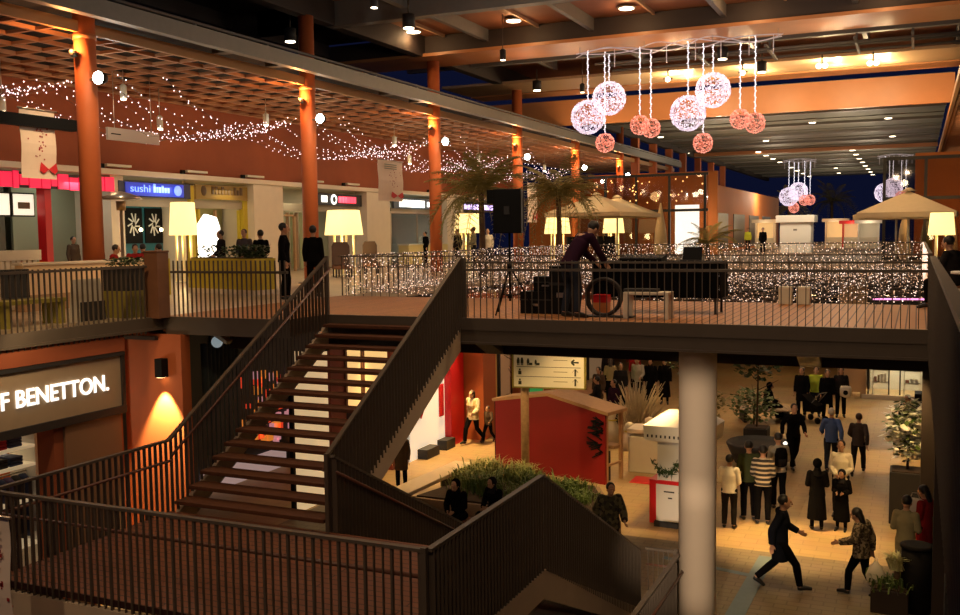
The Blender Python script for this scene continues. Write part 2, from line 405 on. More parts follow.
# ---- main roof
RX0, RX1 = -18.2, 1.3
struct('ceiling_roof', MB().box(RX0, RX1, 4, 47.5, 9.32, 9.45), soffit)
struct('ceiling_roof_side', MB().box(-32, RX0, 4, 34.3, 9.3, 9.45).box(-32, RX0, 19.2, 19.6, 8.5, 9.3).box(-32, RX0, 28.1, 28.5, 8.5, 9.3).box(-22.4,-22.1,4,34.3,8.8,9.3), dark_panel)
struct('ceiling_roof_far', MB().box(RX0, RX1, 49.6, 132, 8.42, 8.6), roof_grey)
m = MB().box(RX0-.05, RX0+.35, 4, 47.5, 8.52, 9.32).box(RX0-.05, RX0+.35, 49.6, 132, 8.0, 8.6)
struct('trim_roof_edge_left', m, dark_panel)
struct('trim_roof_edge_right', MB().box(RX1-.1, RX1+.15, 4, 47.5, 8.6, 9.4), dark_panel)
# wide orange box girder on the third columns, with a dark web above its soffit
struct('trim_girder_orange', MB().box(-23, 2, 34.42, 36.85, 8.5, 8.62), beam_orange)
struct('trim_girder_web', MB().box(-23, 2, 34.6, 34.8, 8.62, 9.3).box(-23, 2, 36.5, 36.7, 8.62, 9.3), mat('brown girder web', (.05, .034, .027), .6))
m = MB().box(-21, 2, 42.4, 45.5, 8.5, 8.62)
struct('trim_girder_lit', m, beam_cream)
struct('trim_girder_edge', MB().box(-21, 2, 45.75, 47.3, 8.48, 8.6), beam_orange)
struct('trim_girder_fascia', MB().box(-24, 1.4, 49.4, 49.6, 7.22, 8.55), beam_orange)
m = MB().box(-21, 2, 28.1, 28.5, 8.5, 9.32).box(-21, 2, 19.2, 19.6, 8.5, 9.32).box(-21, 2, 38.9, 39.2, 8.75, 9.3).box(-21,2,23.6,23.85,8.9,9.3)
struct('trim_girder_grey', m, grey_steel)
m = MB()
for x in (-15.2, -11.0, -6.25, -2.0):
    m.box(x-.09, x+.09, 28.5, 34.6, 8.88, 9.32).box(x-.09, x+.09, 36.7, 42.4, 8.95, 9.32)
    m.box(x-.2+.6, x+.2+.6, 8, 19.2, 8.8, 9.32).box(x-.12, x+.12, 19.6, 28.1, 8.8, 9.32)
struct('trim_roof_joists', m, grey_steel)
m = MB()
for x in (-17, -13.1, -8.7, -4.2, -.4): m.box(x-.04, x+.04, 28.5, 34.6, 9.2, 9.32)
m.box(RX0, RX1, 31.3, 31.4, 9.22, 9.32)
struct('trim_soffit_battens', m, mat('pale timber batten', (.55, .33, .18), .6))
m = MB(); y = 53.
while y < 131: m.box(RX0, RX1, y, y+.5, 8.26, 8.42); y += 6.6
struct('trim_roof_far_beams', m, grey_steel)
m = MB(); y = 50.8
while y < 131: m.box(RX0, RX1, y, y+.10, 8.37, 8.42); y += 3.3
struct('trim_roof_far_ribs', m, mat('dim roof rib', (.16,.16,.13), .6))
struct('trim_roof_far_orange', MB().box(RX0, RX1, 85.2, 85.6, 8.02, 8.3), beam_orange)
m = MB()
for y in (66, 71, 76, 81, 87, 93, 99): m.box(-18.2, -17.7, y, y+.5, 4.4, 8.0)
struct('trim_roof_far_posts', m, terracotta)
# conduits slung under the roof between the box girder and the lit girder
m = MB()
for y, z in ((38.2, 8.3), (39.6, 8.45), (40.6, 8.4)): m.tube([(-12, y, z), (2, y, z)], .05)
for x in (-8, -5.3, -2.2, -.3): m.box(x-.05, x+.05, 37.8, 41, 8.32, 8.42).box(x-.04, x+.04, 39, 39.1, 8.4, 8.95)
struct('trim_conduits', m, grey_steel)

# ---- columns
COLY = [17.42, 26.6, 35.6, 44.6, 53.5, 62.6]
for i, y in enumerate(COLY):
    m = MB().lathe([(.25, 0), (.25, 8.55)], 20)
    o = thing('terracotta_column', ['tall terracotta column nearest, left of the blue sign with the bright flood on it',
        'tall terracotta column behind the two men in black', 'tall terracotta column right of the bow banner by the glass shopfront',
        'tall terracotta column just right behind the black loudspeaker', 'far terracotta column behind the right palm crown',
        'farthest terracotta column, rising behind the beige parasols'][i], 'column', (-18, y, 0), 0, 'terracotta columns along the left deck')
    m.build('shaft', terracotta, o)
    k = MB().lathe([(.27, 0), (.27, .12)], 20); k.build('collar', mat('column collar', (.45, .16, .06), .5), o, (0,0,6.2))
    MB().box(-.32, .32, -.32, .32, 0, .03).build('base_plate', bronze, o, (0,0,0))
tag(MB().lathe([(.315, G), (.315, -.45), (.33, -.45), (.33, -.432)], 28, (-3.35, 16.35, 0)).build('round_column', col_white), 'thick cream round column holding up the footbridge', 'column')
# ---- beyond: long orange building, pavilions
m = MB().box(-25, -13.6, 64, 108, 0, 4.95)
struct('wall_far_building', m, mat('orange far wall', (.52, .16, .03), .75, var=.1, vs=.5))
m = MB()
for y in (72, 80, 88, 96): m.box(-13.62, -13.55, y, y+5.5, .2, 2.9)
struct('window_1', m, mat('dark slatted window', (.03, .02, .015), .4))
struct('trim_lit_strip', MB().box(-13.6, -13.5, 70.5, 70.75, .3, 4.9), mat('lit strip', (1,.6,.2), emis=(1,.45,.1), es=1.0))

# ================================================================== RAILINGS AND STAIRS
BAR_X = {}
def bar_mesh(h, t, d, key):
    # a vertical flat bar: t along the run, d across it
    k = (round(h,3), t, d, key)
    if k not in BAR_X:
        m = MB()
        if key == 'x': m.box(-t/2, t/2, -d/2, d/2, 0, h)
        else: m.box(-d/2, d/2, -t/2, t/2, 0, h)
        BAR_X[k] = m.mesh('baluster', bronze)
    return BAR_X[k]
def railing(name, label, p, q, zlo, zhi, step, t=.012, d=.06, tops=((1.06, .06, .03),), hand=None, posts=(), group=None, heavy=0, skip=0):
    p = Vector(p); q = Vector(q); d_ = q-p; L = math.hypot(d_.x, d_.y); ax = 'x' if abs(d_.x) > abs(d_.y) else 'y'
    o = thing(name, label, 'railing', p, 0, group)
    n = int(L/step)
    for i in range(n+1):
        f = (i+.5)/(n+1); b = d_*f
        hv = heavy and i % heavy == 0
        inst('baluster', bar_mesh(zhi-zlo, t*2.2 if hv else t, d*1.15 if hv else d, ax), o, (b.x, b.y, b.z+zlo))
    for z, w_, h_ in tops:
        MB().bar((0,0,z), (d_.x, d_.y, d_.z+z), w_, h_).build('top_rail', bronze, o)
    if hand:
        off, z = hand
        v = Vector((off,0,0)) if ax == 'y' else Vector((0,off,0))
        MB().tube([v+Vector((0,0,z)), v+d_+Vector((0,0,z))], .022).build('handrail', mat('red brown handrail', (.13, .05, .03), .4), o)
    for f in posts:
        b = d_*f; MB().box(-.03, .03, -.03, .03, 0, zhi-zlo+.04).build('post', bronze, o, (b.x, b.y, b.z+zlo))
    return o
LZ = -2.68; LY0, LY1 = 8.25, 11.4; SX0, SX1, SX2 = -10.42, -7.55, -4.32
# upper flight
st = thing('staircase', 'upper open-riser stair flight climbing from the landing to the footbridge', 'staircase', (0,0,0))
N = 16; run = BY0-LY1; rise = -LZ
for i in range(1, N):
    y = LY1+run*(i-1)/(N-1); z = LZ+rise*i/N
    MB().box(SX0+.08, SX1-.08, y, y+.34, z-.06, z).build('tread', tread_m, st, bevel=.008)
for x in (SX0+.02, SX1-.02):
    y0, y1 = LY1-.05, BY0-.08
    MB().prism([(y0, LZ-.14),(y1, -.18),(y1, -.60),(y0, LZ-.5)], 'x', x-.035, x+.035).build('stringer', bronze_edge, st)
# landing
ld = thing('stair_landing', 'brown boarded landing between the two stair flights', 'landing', (0,0,0))
MB().box(SX0-.0, SX2, LY0, LY1, LZ-.08, LZ).build('deck', landing_boards, ld)
m = MB().box(SX0, SX2, LY0-.04, LY0+.04, LZ-.45, LZ-.12).box(SX2-.04, SX2+.04, LY0, LY1+.05, LZ-.48, LZ-.12).box(SX0-.04, SX0+.04, LY0, LY1, LZ-.45, LZ-.12).box(SX0, SX2, LY1-.08, LY1, LZ-.4, LZ-.08)
m.build('frame', bronze_edge, ld)
MB().box(SX0+.2, SX0+.5, LY0+.3, LY0+.6, G, LZ-.08).build('support', bronze, ld); MB().box(SX2-.6, SX2-.3, LY0+.3, LY0+.6, G, LZ-.08).build('support', bronze, ld)
# lower flight
lf = thing('staircase', 'lower stair flight descending under the footbridge to the court', 'staircase', (0,0,0))
N = 14; run2 = 16.15-LY1; drop = LZ-G
for i in range(1, N):
    y = LY1+run2*(i-1)/(N-1); z = LZ-drop*i/N
    MB().box(SX1+.08, SX2-.08, y, y+.36, z-.06, z).build('tread', tread_m, lf, bevel=.008)
for x in (SX1+.04, SX2):
    MB().prism([(LY1, LZ-.12),(16.15, G+.06),(16.15, G),(15.6, G),(LY1, LZ-.5)], 'x', x-.035, x+.035).build('stringer', bronze_edge, lf)
TOP = ((1.1, .07, .035),)
railing('stair_railing', 'left railing of the upper stair flight', (SX0, LY1, LZ), (SX0, BY0, 0), -.14, 1.09, .115, d=.055, tops=TOP, hand=(.07, .88), posts=(1.,))
railing('stair_railing', 'right railing of the upper stair flight, dense dark bars', (SX1, LY1, LZ), (SX1, BY0, 0), -.16, 1.09, .10, d=.075, tops=TOP, hand=(-.07, .88), posts=(0., 1.))
railing('stair_railing', 'far railing of the lower stair flight, beginning at the foot of the upper one', (SX1+.09, LY1, LZ), (SX1+.09, 16.15, G), -.12, 1.09, .10, d=.08, tops=TOP, hand=(.07, .88), posts=(1.,))
railing('stair_railing', 'near railing of the lower stair flight running down to the right', (SX2, LY1+.03, LZ), (SX2, 16.15, G), -.12, 1.09, .09, d=.09, tops=TOP, hand=(-.07, .88), posts=(1.,))
railing('landing_railing', 'right side railing of the landing, a dense wall of dark bars', (SX2, LY0+.02, LZ), (SX2, LY1, LZ), -.12, 1.09, .09, d=.09, tops=TOP, hand=(-.07, .88))
railing('landing_railing', 'near front railing of the landing across the lower left', (SX0+.03, LY0, LZ), (SX2-.04, LY0, LZ), -.12, 1.09, .105, t=.012, d=.03, tops=TOP, hand=(.07, .80), posts=(0., 1.), heavy=3)
railing('landing_railing', 'left side railing of the landing in front of the clothes shop', (SX0, LY0+.1, LZ), (SX0, LY1, LZ), -.12, 1.09, .115, d=.055, tops=TOP, hand=(.07, .80))
BT = ((1.0, .05, .03), (.87, .07, .045))
railing('bridge_railing', 'railing along the near edge of the footbridge', (SX1+.06, BY0+.03, 0), (VX1-.02, BY0+.03, 0), -.12, 1.04, .125, t=.012, d=.02, tops=BT, posts=(0., 1.))
railing('deck_railing', 'railing on the short deck edge left of the stair top', (VX0+.22, 14.68, 0), (SX0-.05, 14.68, 0), -.26, 1.08, .11, t=.018, d=.03, tops=((.86, .07, .045),))
railing('deck_railing', 'railing along the left deck above the clothes shop', (VX0+.03, 6.5, 0), (VX0+.03, 14.2, 0), -.3, 1.02, .115, t=.014, d=.035, tops=((.98, .07, .045),))
railing('deck_railing', 'long railing of the right deck seen end-on at the right edge', (VX1-.03, 1.2, 0), (VX1-.03, BY0, 0), -.3, 1.06, .152, t=.014, d=.1, tops=((1.08, .08, .04),))
railing('deck_railing', 'railing of the left deck beyond the footbridge under the fairy lights', (VX0, BY1, 0), (VX0, FY, 0), 0, 1.0, .30, t=.014, d=.03, tops=((1.0, .06, .04),))
railing('deck_railing', 'railing of the right deck beyond the footbridge', (VX1, BY1, 0), (VX1, FY, 0), 0, 1.0, .30, t=.014, d=.03, tops=((1.0, .06, .04),))
railing('deck_railing', 'far plaza railing closing the open well, strung with lights', (VX0, FY, 0), (VX1, FY, 0), 0, 1.0, .30, t=.014, d=.03, tops=((1.0, .06, .04),))
railing('bridge_railing', 'railing along the far edge of the footbridge behind the disc jockey', (VX0+.1, BY1-.03, 0), (VX1-.05, BY1-.03, 0), 0, 1.0, .25, t=.012, d=.02, tops=((1.0, .05, .03),))
tag(MB().box(-.16, .16, -.16, .16, 0, 1.26).box(-.17,.17,-.17,.17,1.26,1.3).build('corner_post', wood_brown, None, (VX0+.07, 14.45, -.02), bevel=.01), 'square brown corner post where the left deck turns', 'post')
# low railing on the court floor at the foot of the stairs, and its sloping neighbour
railing('floor_railing', 'low see-through railing across the court at the stair foot', (-4.24, 16.3, G), (-3.7, 16.3, G), 0, 1.1, .09, t=.012, d=.02, tops=TOP, posts=(1.,), hand=(.05,.8))
o = thing('floor_railing', 'dark solid-sided railing running to the bottom edge beside the cream column', 'railing', (-3.64, 12.6, G))
n = 33
for i in range(n): inst('baluster', bar_mesh(1.05, .014, .11, 'y'), o, (0, .1*i+.05, 0))
MB().bar((0,0,1.09), (0,3.6,1.09), .08, .04).build('top_rail', bronze, o); MB().tube([(.09,0,.82),(.09,3.5,.82)], .022).build('handrail', MATS['red brown handrail'], o); MB().ball((.09,3.52,.82), .04).build('end_knob', bronze, o)

# ================================================================== SIGNS AND SHOPFRONTS
XF = Matrix(((0,0,1,0),(1,0,0,0),(0,1,0,0),(0,0,0,1)))     # text frame: reads along +Y, faces +X
def put_text(name, s, m, parent, loc, width, cap, depth=.02, frame='X', bold=0.):
    me = text_mesh(name, s, m, width, cap, depth, bold)
    o = bpy.data.objects.new(name, me); C.objects.link(o); o.parent = parent
    if frame == 'X': o.matrix_local = Matrix.Translation(loc) @ XF
    else: o.matrix_local = Matrix.Translation(loc) @ Matrix.Rotation(PI/2, 4, 'X')   # faces -Y
    return o
# clothes shop fascia
sg = thing('shop_sign', 'beige shop fascia with glowing white capital lettering above the clothes shelves', 'sign', (VX0-.03, 10.0, -1.57))
MB().box(-.06, 0, -3.2, 3.52, 0, .93).build('panel', beige_panel, sg)
[MB().box(*b_).build('frame', darkgrey, sg) for b_ in ((-.1,.05,-3.2,3.6,.93,1.0),(-.1,.05,-3.2,3.6,-.14,0),(-.1,.04,3.52,3.6,-.14,1.0))]
put_text('lettering', 'UNITED COLORS OF BENETTON.', E_white, sg, (.01, -2.44, .33), 5.64, .295, .02, bold=.012)
# upper shops: interiors, signs
def shop(label, y0, y1, z0, z1, face, txt=None, tm=None, tw=None, cap=.3, off=0., extra=None):
    o = thing('shop_sign', label, 'sign', (WX+.12, y0, z0))
    pn = MB().box(-.08, 0, 0, y1-y0, 0, z1-z0).build('panel', face, o)
    if txt: put_text('lettering', txt, tm, pn, (.01, off, (z1-z0-cap)/2), tw, cap)
    return o
o = shop('dark fascia with red neon lettering over the kitchen counter', 17, 24.9, 3.12, 3.6, mat('dark fascia', (.03, .012, .012), .5))
m = MB(); random.seed(3); y = 3.3
while y < 7.7:
    L = random.uniform(.18, .42); m.box(.01, .05, y, y+L, random.choice((-.02, .0, .08)), random.uniform(.36, .52)); y += L+.05
m.build('neon_lettering', E_red, o)
o = shop('deep blue sign reading sushi with a round emblem', 25.3, 28.9, 2.98, 3.52, mat('navy fascia', (.01, .015, .07), .4))
MB().box(.0, .03, .3, 3.2, .04, .50).build('glow_panel', E_blue, o)
put_text('lettering', 'sushi', E_blue_l, o, (.04, .5, .17), .95, .26)
m = MB(); y = 1.62
for wd, hh in ((.1,.3),(.05,.2),(.12,.2),(.08,.26),(.1,.18),(.1,.18)): m.box(.03, .06, y, y+wd, .17, .17+hh); y += wd+.05
m.build('script_marks', E_blue_l, o)
MB().lathe([(.19,0),(.19,.03)], 20).build('emblem', mat('pale blue glow', (.4,.6,1), emis=(.2,.36,1), es=.9), o, (.05, 2.85, .27)).rotation_euler = (0, PI/2, 0)
o = shop('golden yellow shop sign with brown lettering', 29.2, 32.3, 3.0, 3.55, mat('golden fascia', (.28, .17, .02), .5))
m = MB(); y = .9
for i in range(10): m.box(0, .03, y, y+.13, .2, .2+random.choice((.2,.3,.3))); y += .19
MB().ball((.0, .45, .32), .03, .16, .2).build('crest', mat('brown lettering', (.09, .045, .01), .6), o); m.build('lettering', mat('brown lettering', (.09, .045, .01), .6), o)
o = shop('dark sign with a white ring and a short red word', 37.4, 41.2, 2.95, 3.5, darkgrey)
MB().lathe([(.24,0),(.24,.03)], 20).build('ring', E_white, o, (.03, 1.25, .28)).rotation_euler = (0, PI/2, 0)
MB().lathe([(.13,0),(.13,.02)], 20).build('ring_centre', darkgrey, o, (.055, 1.25, .28)).rotation_euler = (0, PI/2, 0)
MB().box(.01, .05, .25, .7, .14, .44).build('white_mark', E_white, o)
m = MB(); y = 1.7
for i in range(6): m.box(.01, .05, y, y+.2, .14, .44); y += .26
m.build('lettering', E_redsign, o)
o = shop('white glowing sign band on the glass shopfront beside the bow banner', 44.4, 49.8, 2.95, 3.5, mat('blue grey fascia', (.1,.14,.2), .5))
MB().box(.0, .04, .6, 3.4, .08, .45).build('glow_panel', E_white_hot, o); m = MB()
for i in range(7): m.box(.01, .05, 3.75+.22*i, 3.9+.22*i, .12, .4)
m.build('lettering', E_white, o)
o = shop('pale violet sign lettering behind the left palm crown', 52.6, 58.8, 2.9, 3.5, darkgrey); m = MB()
for i in range(12): m.box(.01, .05, .4+.44*i, .7+.44*i, .15, .45)
m.build('lettering', mat('violet glow', (.7,.6,1), emis=(.65,.5,1), es=2), o)
# interiors
def lightbox(lab, cat, y0, y1, z0, z1, x=WX-.5, m_=None):
    o = thing('menu_board', lab, cat, (x, y0, z0))
    MB().box(-.06, 0, -.05, y1-y0+.05, -.05, z1-z0+.05).build('frame', darkgrey, o)
    MB().box(0, .02, 0, y1-y0, 0, z1-z0).build('screen', m_ or E_panel, o)
    MB().box(.021, .03, (y1-y0)*.2, (y1-y0)*.8, (z1-z0)*.3, (z1-z0)*.62).build('picture', mat('menu picture', (.25,.2,.12), .6), o)
    return o
lightbox('left lit menu board over the red kitchen counter', 'menu', 19.3, 21.4, 2.3, 2.95)
lightbox('right lit menu board over the red kitchen counter', 'menu', 21.55, 22.3, 2.3, 2.95)
lightbox('small teal screen high on the pale kitchen wall', 'screen', 22.9, 23.5, 2.55, 2.8, WX-3.2, E_screen)
struct('wall_shop_red_pier', MB().box(WX-.4, WX-.05, 22.35, 22.6, 0, 3.36), red_gloss)
o = thing('kitchen_counter', 'long red counter front under the menu boards', 'counter', (WX-.55, 17, 0))
MB().box(-.5, .1, 0, 5.1, 0, 1.05).build('body', red_gloss, o); MB().box(-.55, .12, 0, 5.12, 1.05, 1.12).build('worktop', steel, o)
MB().box(-.1,-.02, 3.85, 3.95, 1.12, 2.2).build('post', steel, o)
struct('wall_shop_teal', MB().box(WX-1.4, WX-1.3, 25.4, 28.9, 0, 3.36), teal)
for i, (y, lab) in enumerate(((25.9, 'left'), (26.9, 'middle'), (27.95, 'right'))):
    o = thing('wall_picture', '%s of three dark pictures with white drawings on the teal wall' % lab, 'picture', (WX-1.28, y, 1.35))
    MB().box(0, .04, 0, .9, 0, 1.3).build('frame', black, o)
    m = MB()
    for k in range(9):
        a = k*.7; m.bar((.05, .45+.08*math.cos(a), .7+.1*math.sin(a)), (.05, .45+.3*math.cos(a+.5), .7+.42*math.sin(a+.5)), .02, .05)
    m.build('drawing', mat('chalk white', (.75,.75,.7), .7), o)
o = thing('illuminated_figure', 'tall brilliant white lit figure panel right of the big lampshade', 'light panel', (-22.9, 27.5, 0))
m = MB(); m.prism([(-.55,0),(.55,0),(.52,1.9),(.35,2.25),(-.2,2.35),(-.55,2.0)], 'x', -.06, .06); m.build('panel', E_white_hot, o); MB().box(-.2,.2,-.6,.6,0,.05).build('foot', darkgrey, o)
struct('door_1', MB().box(WX-.25, WX-.15, 32.55, 32.65, 0, 2.5).box(WX-.25, WX-.15, 35.9, 36, 0, 2.5).box(WX-.25, WX-.15, 34.2, 36, 2.42, 2.5).box(WX-.25, WX-.15, 30.6, 30.7, 0, 2.6), wood_pale)
m = MB()
for y in (29.25, 32.1, 29.6): m.box(WX-.3, WX-.15, y, y+.12, 0, 2.62)
struct('trim_yellow_frame', m, yellow)
m = MB()
for i in range(10): m.box(WX-2.0, WX-1.95, 34.4+i*.29, 34.6+i*.29, .6, 3.2)
tag(m.build('hanging_curtain', mat('striped drape', (.42,.45,.30), .8)), 'pale green hanging drapes in the shop right of the white pier', 'curtain')
m = MB().box(WX-.05, WX+.02, 44.2, 50, 0, .1)
for y in (44.2, 47.1, 49.9): m.box(WX-.05, WX+.02, y, y+.1, 0, 2.75)
m.box(WX-.05, WX+.02, 44.2, 50, 2.68, 2.78)
struct('window_2', m, steel)
tag(MB().box(WX-.03, WX-.02, 44.3, 49.9, .1, 2.68).build('shop_window_pane', pane), 'large glass pane under the white glowing sign', 'glass pane')
o = thing('shop_counter', 'pale yellow low counter before the glass shopfront', 'counter', (WX+.6, 44.5, 0)); MB().box(-.3, .3, 0, 4.6, 0, 1.0).build('body', mat('pale yellow', (.75,.62,.28), .5), o); MB().box(-.36,.36,-.05,4.65,1,1.06).build('top', offwhite, o)
struct('wall_shop_pale_blue', MB().box(WX-3.3, WX-3.2, 44, 50, 0, 3.4), mat('pale blue wall', (.45,.62,.62), .7))
# ledge spotlights over the shopfronts
for i, y in enumerate((24.4, 28.3, 31.8, 36.2, 39.3, 43.4, 48)):
    o = thing('ledge_spotlight', 'slim spotlight on the cream ledge, %s from the left' % ('first','second','third','fourth','fifth','sixth','seventh')[i], 'spotlight', (WX+.3, y, 3.86), 0, 'ledge spotlights')
    MB().box(-.06, .06, -.08, .08, 0, .16).build('bracket', black, o); MB().box(-.1, .16, .1, 1.2, .08, .16).build('tube', offwhite, o)

m = MB()
for a, b_ in ((25.5,28.9),(29.3,32.2),(34.6,37.2),(37.5,41.1),(44.4,50.1)): m.box(WX-.2, WX-.05, a, b_, 2.66, 2.98)
struct('trim_shop_lintels', m, mat('taupe lintel', (.36,.30,.21), .6))
struct('wall_shop_brown', MB().box(WX-1.3, WX-1.2, 29.3, 30.9, 0, 3.6), mat('brown shop wall', (.20,.09,.04), .6))
struct('wall_shop_olive', MB().box(WX-1.3, WX-1.2, 30.9, 32.3, 0, 3.6), mat('olive shop wall', (.22,.20,.09), .6))
struct('wall_shop_grey_green', MB().box(WX-1.9, WX-1.8, 22.6, 25.2, 0, 3.6).box(WX-1.9,WX-1.8,37.4,41.1,0,3.6), mat('grey green wall', (.30,.32,.22), .7))
struct('wall_kitchen_red', MB().box(WX-1.9, WX-1.8, 15, 22.3, 0, 3.6), mat('dark kitchen wall', (.10,.09,.06), .6))
struct('trim_yellow_jamb', MB().box(WX-.2, WX+.02, 32.15, 32.4, 0, 3.0).box(WX-.2, WX+.02, 29.02, 29.2, 0, 3.5), yellow)
m = MB()
for k in range(8): m.box(WX-.35, WX-.33, 34.5+.34*k, 34.72+.34*k, .1, 2.6, k % 2)
tag(m.build('hanging_strip_curtain', [mat('strip green', (.30,.34,.18), .7), mat('strip brown', (.28,.18,.09), .7)]), 'green and brown strip blind in the glazed shop right of the white pier', 'blind')
for i, (y, z, lab) in enumerate(((26.35,2.2,'left'),(27.35,2.2,'middle'),(28.4,2.2,'right'))):
    o = thing('pendant_lamp', 'small glowing pendant before the %s dark picture of the teal shop' % lab, 'lamp', (WX-.9, y, z-.35)); MB().ball((0,0,0),.07).build('globe', E_warm, o); MB().tube([(0,0,.07),(0,0,1.7)],.008).build('cord', black, o)
# hanging banners with red bow
def banner(label, loc, w_, h, ax='x'):
    o = thing('hanging_banner', label, 'banner', loc, 0 if ax == 'x' else PI/2)
    n = 8; v = []; f = []
    for k in range(n+1):
        for j in (0, 1):
            v += [(j*w_ - w_/2, .015+.02*math.sin(k*1.1), -h*k/n)]
    for k in range(n): f.append((2*k, 2*k+1, 2*k+3, 2*k+2))
    cl = MB().add(v, f); c = cl.build('cloth', mat('banner cloth', (.85, .70, .58), .8, var=.06), o)
    sm = c.modifiers.new('thick', 'SOLIDIFY'); sm.thickness = .006
    MB().tube([(-w_/2-.05,0,0),(w_/2+.05,0,0)], .02).build('rod', steel, o)
    rnd = random.Random(int(w_*100)); m = MB()
    for s in (-1, 1):
        for q in range(26):
            x, z = rnd.gauss(.12, .16)*w_, -h*rnd.uniform(.2, .72); r = rnd.uniform(.008, .022)
            m.cbox((x, .02+s*.032, z), r*2, .004, r*2)
    m.build('dot_pattern', mat('wine dots', (.35,.02,.02), .7), c)
    m = MB()
    for s in (-1, 1):
        y = .02+s*.034; cx, cz = .25*w_, -h*.86
        for a in (-1, 1): m.prism([(cx, cz),(cx+a*.22*w_, cz+.1*h),(cx+a*.26*w_, cz-.02*h),(cx+a*.16*w_, cz-.07*h)], 'y', y-.003, y+.003)
    m.build('bow', red_gloss, c)
    m = MB()
    for s in (-1, 1):
        for k in range(3): m.cbox((-.02*w_, .02+s*.032, -h*(.1+.05*k)), .5*w_, .003, .02*h)
    m.build('lettering', mat('grey green lettering', (.3,.32,.25), .7), c)
    return o
banner('white banner with a red bow hanging beside the nearest terracotta column', (-18, 15.97, 4.42), .95, 1.53, 'y')
banner('white banner with a red bow hanging between the second and third columns', (-18, 31.95, 4.3), 1.85, 1.5, 'y')
banner('narrow pale patterned banner just right of the loudspeaker', (-18, 46.6, 4.1), 1.3, 2.0, 'y')
o = banner('white banner with red marks at the lower left corner of the picture', (-9.52, 7.55, -1.6), .5, 1.5, 'x')
# black cross beam at the left edge and a white sign plate
tag(MB().bar((-18, 8, 4.15), (-18, 17.0, 4.15), .18, .26).build('cross_beam', black), 'black beam fixed to the nearest terracotta column', 'beam')
o = thing('direction_plate', 'pale rectangular plate hung under the lattice beside the fairy lights', 'sign', (-21.5, 21.5, 4.4)); MB().box(-.04,.04,0,2.1,0,.36).build('panel', mat('pale plate', (.62,.5,.38), .6), o); MB().tube([(0,.3,.36),(0,.3,2.0)],.012).build('hanger', steel, o); MB().tube([(0,1.8,.36),(0,1.8,2.0)],.012).build('hanger', steel, o)
m=MB().bar((.045,.12,.18),(.045,.5,.18),.01,.03); m.build('arrow', black, o)

# directory sign in the court
o = thing('directory_sign', 'cream directory board with pictograms and arrows on a post by the red kiosk', 'sign', (-9.2, 23.0, G), R(8))
MB().tube([(0, .2, 0), (0, .2, 3.55)], .11, 12).build('post', mat('birch timber', (.42,.26,.13), .7, var=.4, vs=9), o)
bd = MB().box(-.22, 1.6, -.06, .06, 2.70, 3.56).build('board', mat('cream board', (.84,.82,.68), .5), o)
for b_ in ((-.26,1.64,2.66,2.70),(1.6,1.65,2.66,3.6),(-.27,-.22,2.66,3.6),(-.26,1.64,3.56,3.6)): MB().box(b_[0],b_[1],-.055,.055,b_[2],b_[3]).build('frame', olive_m, o)
ink = mat('dark green ink', (.03,.04,.02), .6)
for z in (3.21, 2.96): MB().box(-.15, 1.52, -.066, -.06, z, z+.012).build('divider', ink, bd)
def man_icon(m, x, z, t=1.):
    m.cbox((x, -.064, z+.165*t), .05*t, .006, .045*t); m.cbox((x, -.064, z+.095*t), .075*t, .006, .095*t); m.cbox((x-.018*t, -.064, z+.025*t), .022*t, .006, .065*t); m.cbox((x+.018*t, -.064, z+.025*t), .022*t, .006, .065*t)
m = MB(); man_icon(m, -.1, 3.26); man_icon(m, .0, 3.26); m.build('pictogram', ink, bd)
m = MB(); man_icon(m, .16, 3.26, .9); m.cbox((.23,-.064,3.29), .08,.006,.06); m.build('pictogram', ink, bd)
m = MB(); man_icon(m, .36, 3.26, .75); m.cbox((.42,-.064,3.29), .08,.006,.06); m.build('pictogram', ink, bd)
for z in (3.01, 2.75): m = MB(); m.cbox((-.06,-.064,z+.05), .08,.006,.09); m.cbox((-.06,-.064,z+.13), .04,.006,.05); m.build('pictogram', ink, bd)
MB().bar((1.28,-.064,3.35),(1.47,-.064,3.35),.006,.042).bar((1.28,-.064,3.35),(1.36,-.064,3.42),.006,.042).bar((1.28,-.064,3.35),(1.36,-.064,3.28),.006,.042).build('arrow', ink, bd)
for z in (3.0, 2.75): MB().bar((1.38,-.064,z),(1.38,-.064,z+.18),.042,.006).bar((1.38,-.064,z+.18),(1.31,-.064,z+.10),.042,.006).bar((1.38,-.064,z+.18),(1.45,-.064,z+.10),.042,.006).build('arrow', ink, bd)
for z in (3.40, 3.1, 2.85): MB().cbox((1.0, -.064, z), .36, .004, .018).build('lettering', mat('faint ink', (.35,.33,.2), .6), bd)

# lower shopfront on the left: white panes with red marks
o = thing('shop_window', 'white backlit shop window with a red diamond mark behind the stair rail', 'window', (-13.42, 23.85, G))
MB().box(-.05, .02, 0, 3.05, 0, 3.8).build('pane', mat('white lit pane', (.9,.88,.8), emis=(1,.84,.62), es=.55), o)
MB().prism([(1.45,1.15),(1.85,1.6),(1.45,2.1),(1.05,1.6)], 'x', .02, .04).build('diamond_mark', red_gloss, o)
MB().box(.02,.05,2.65,2.95,1.0,2.0).box(.02,.05,2.65,2.95,2.15,3.2).build('red_panel', red_gloss, o)
MB().ball((.05,2.9,3.1),.06,.18,.14).ball((.05,3.55,2.75),.06,.14,.28).build('white_decal', E_white, o)
MB().box(0,.35,1.2,2.0,0,.28).box(0,.35,2.5,3.1,0,.3).build('plinth', darkgrey, o)
o = thing('shop_window', 'tall cream lit shop window seen between the stair treads', 'window', (-13.42, 18.9, G)); MB().box(-.05,.0,.0,1.5,0,4.3).build('pane', mat('cream lit pane', (.85,.75,.55), emis=(1,.70,.36), es=.5), o); MB().box(-.06,.03,-.1,0,0,4.4).build('frame', black, o)
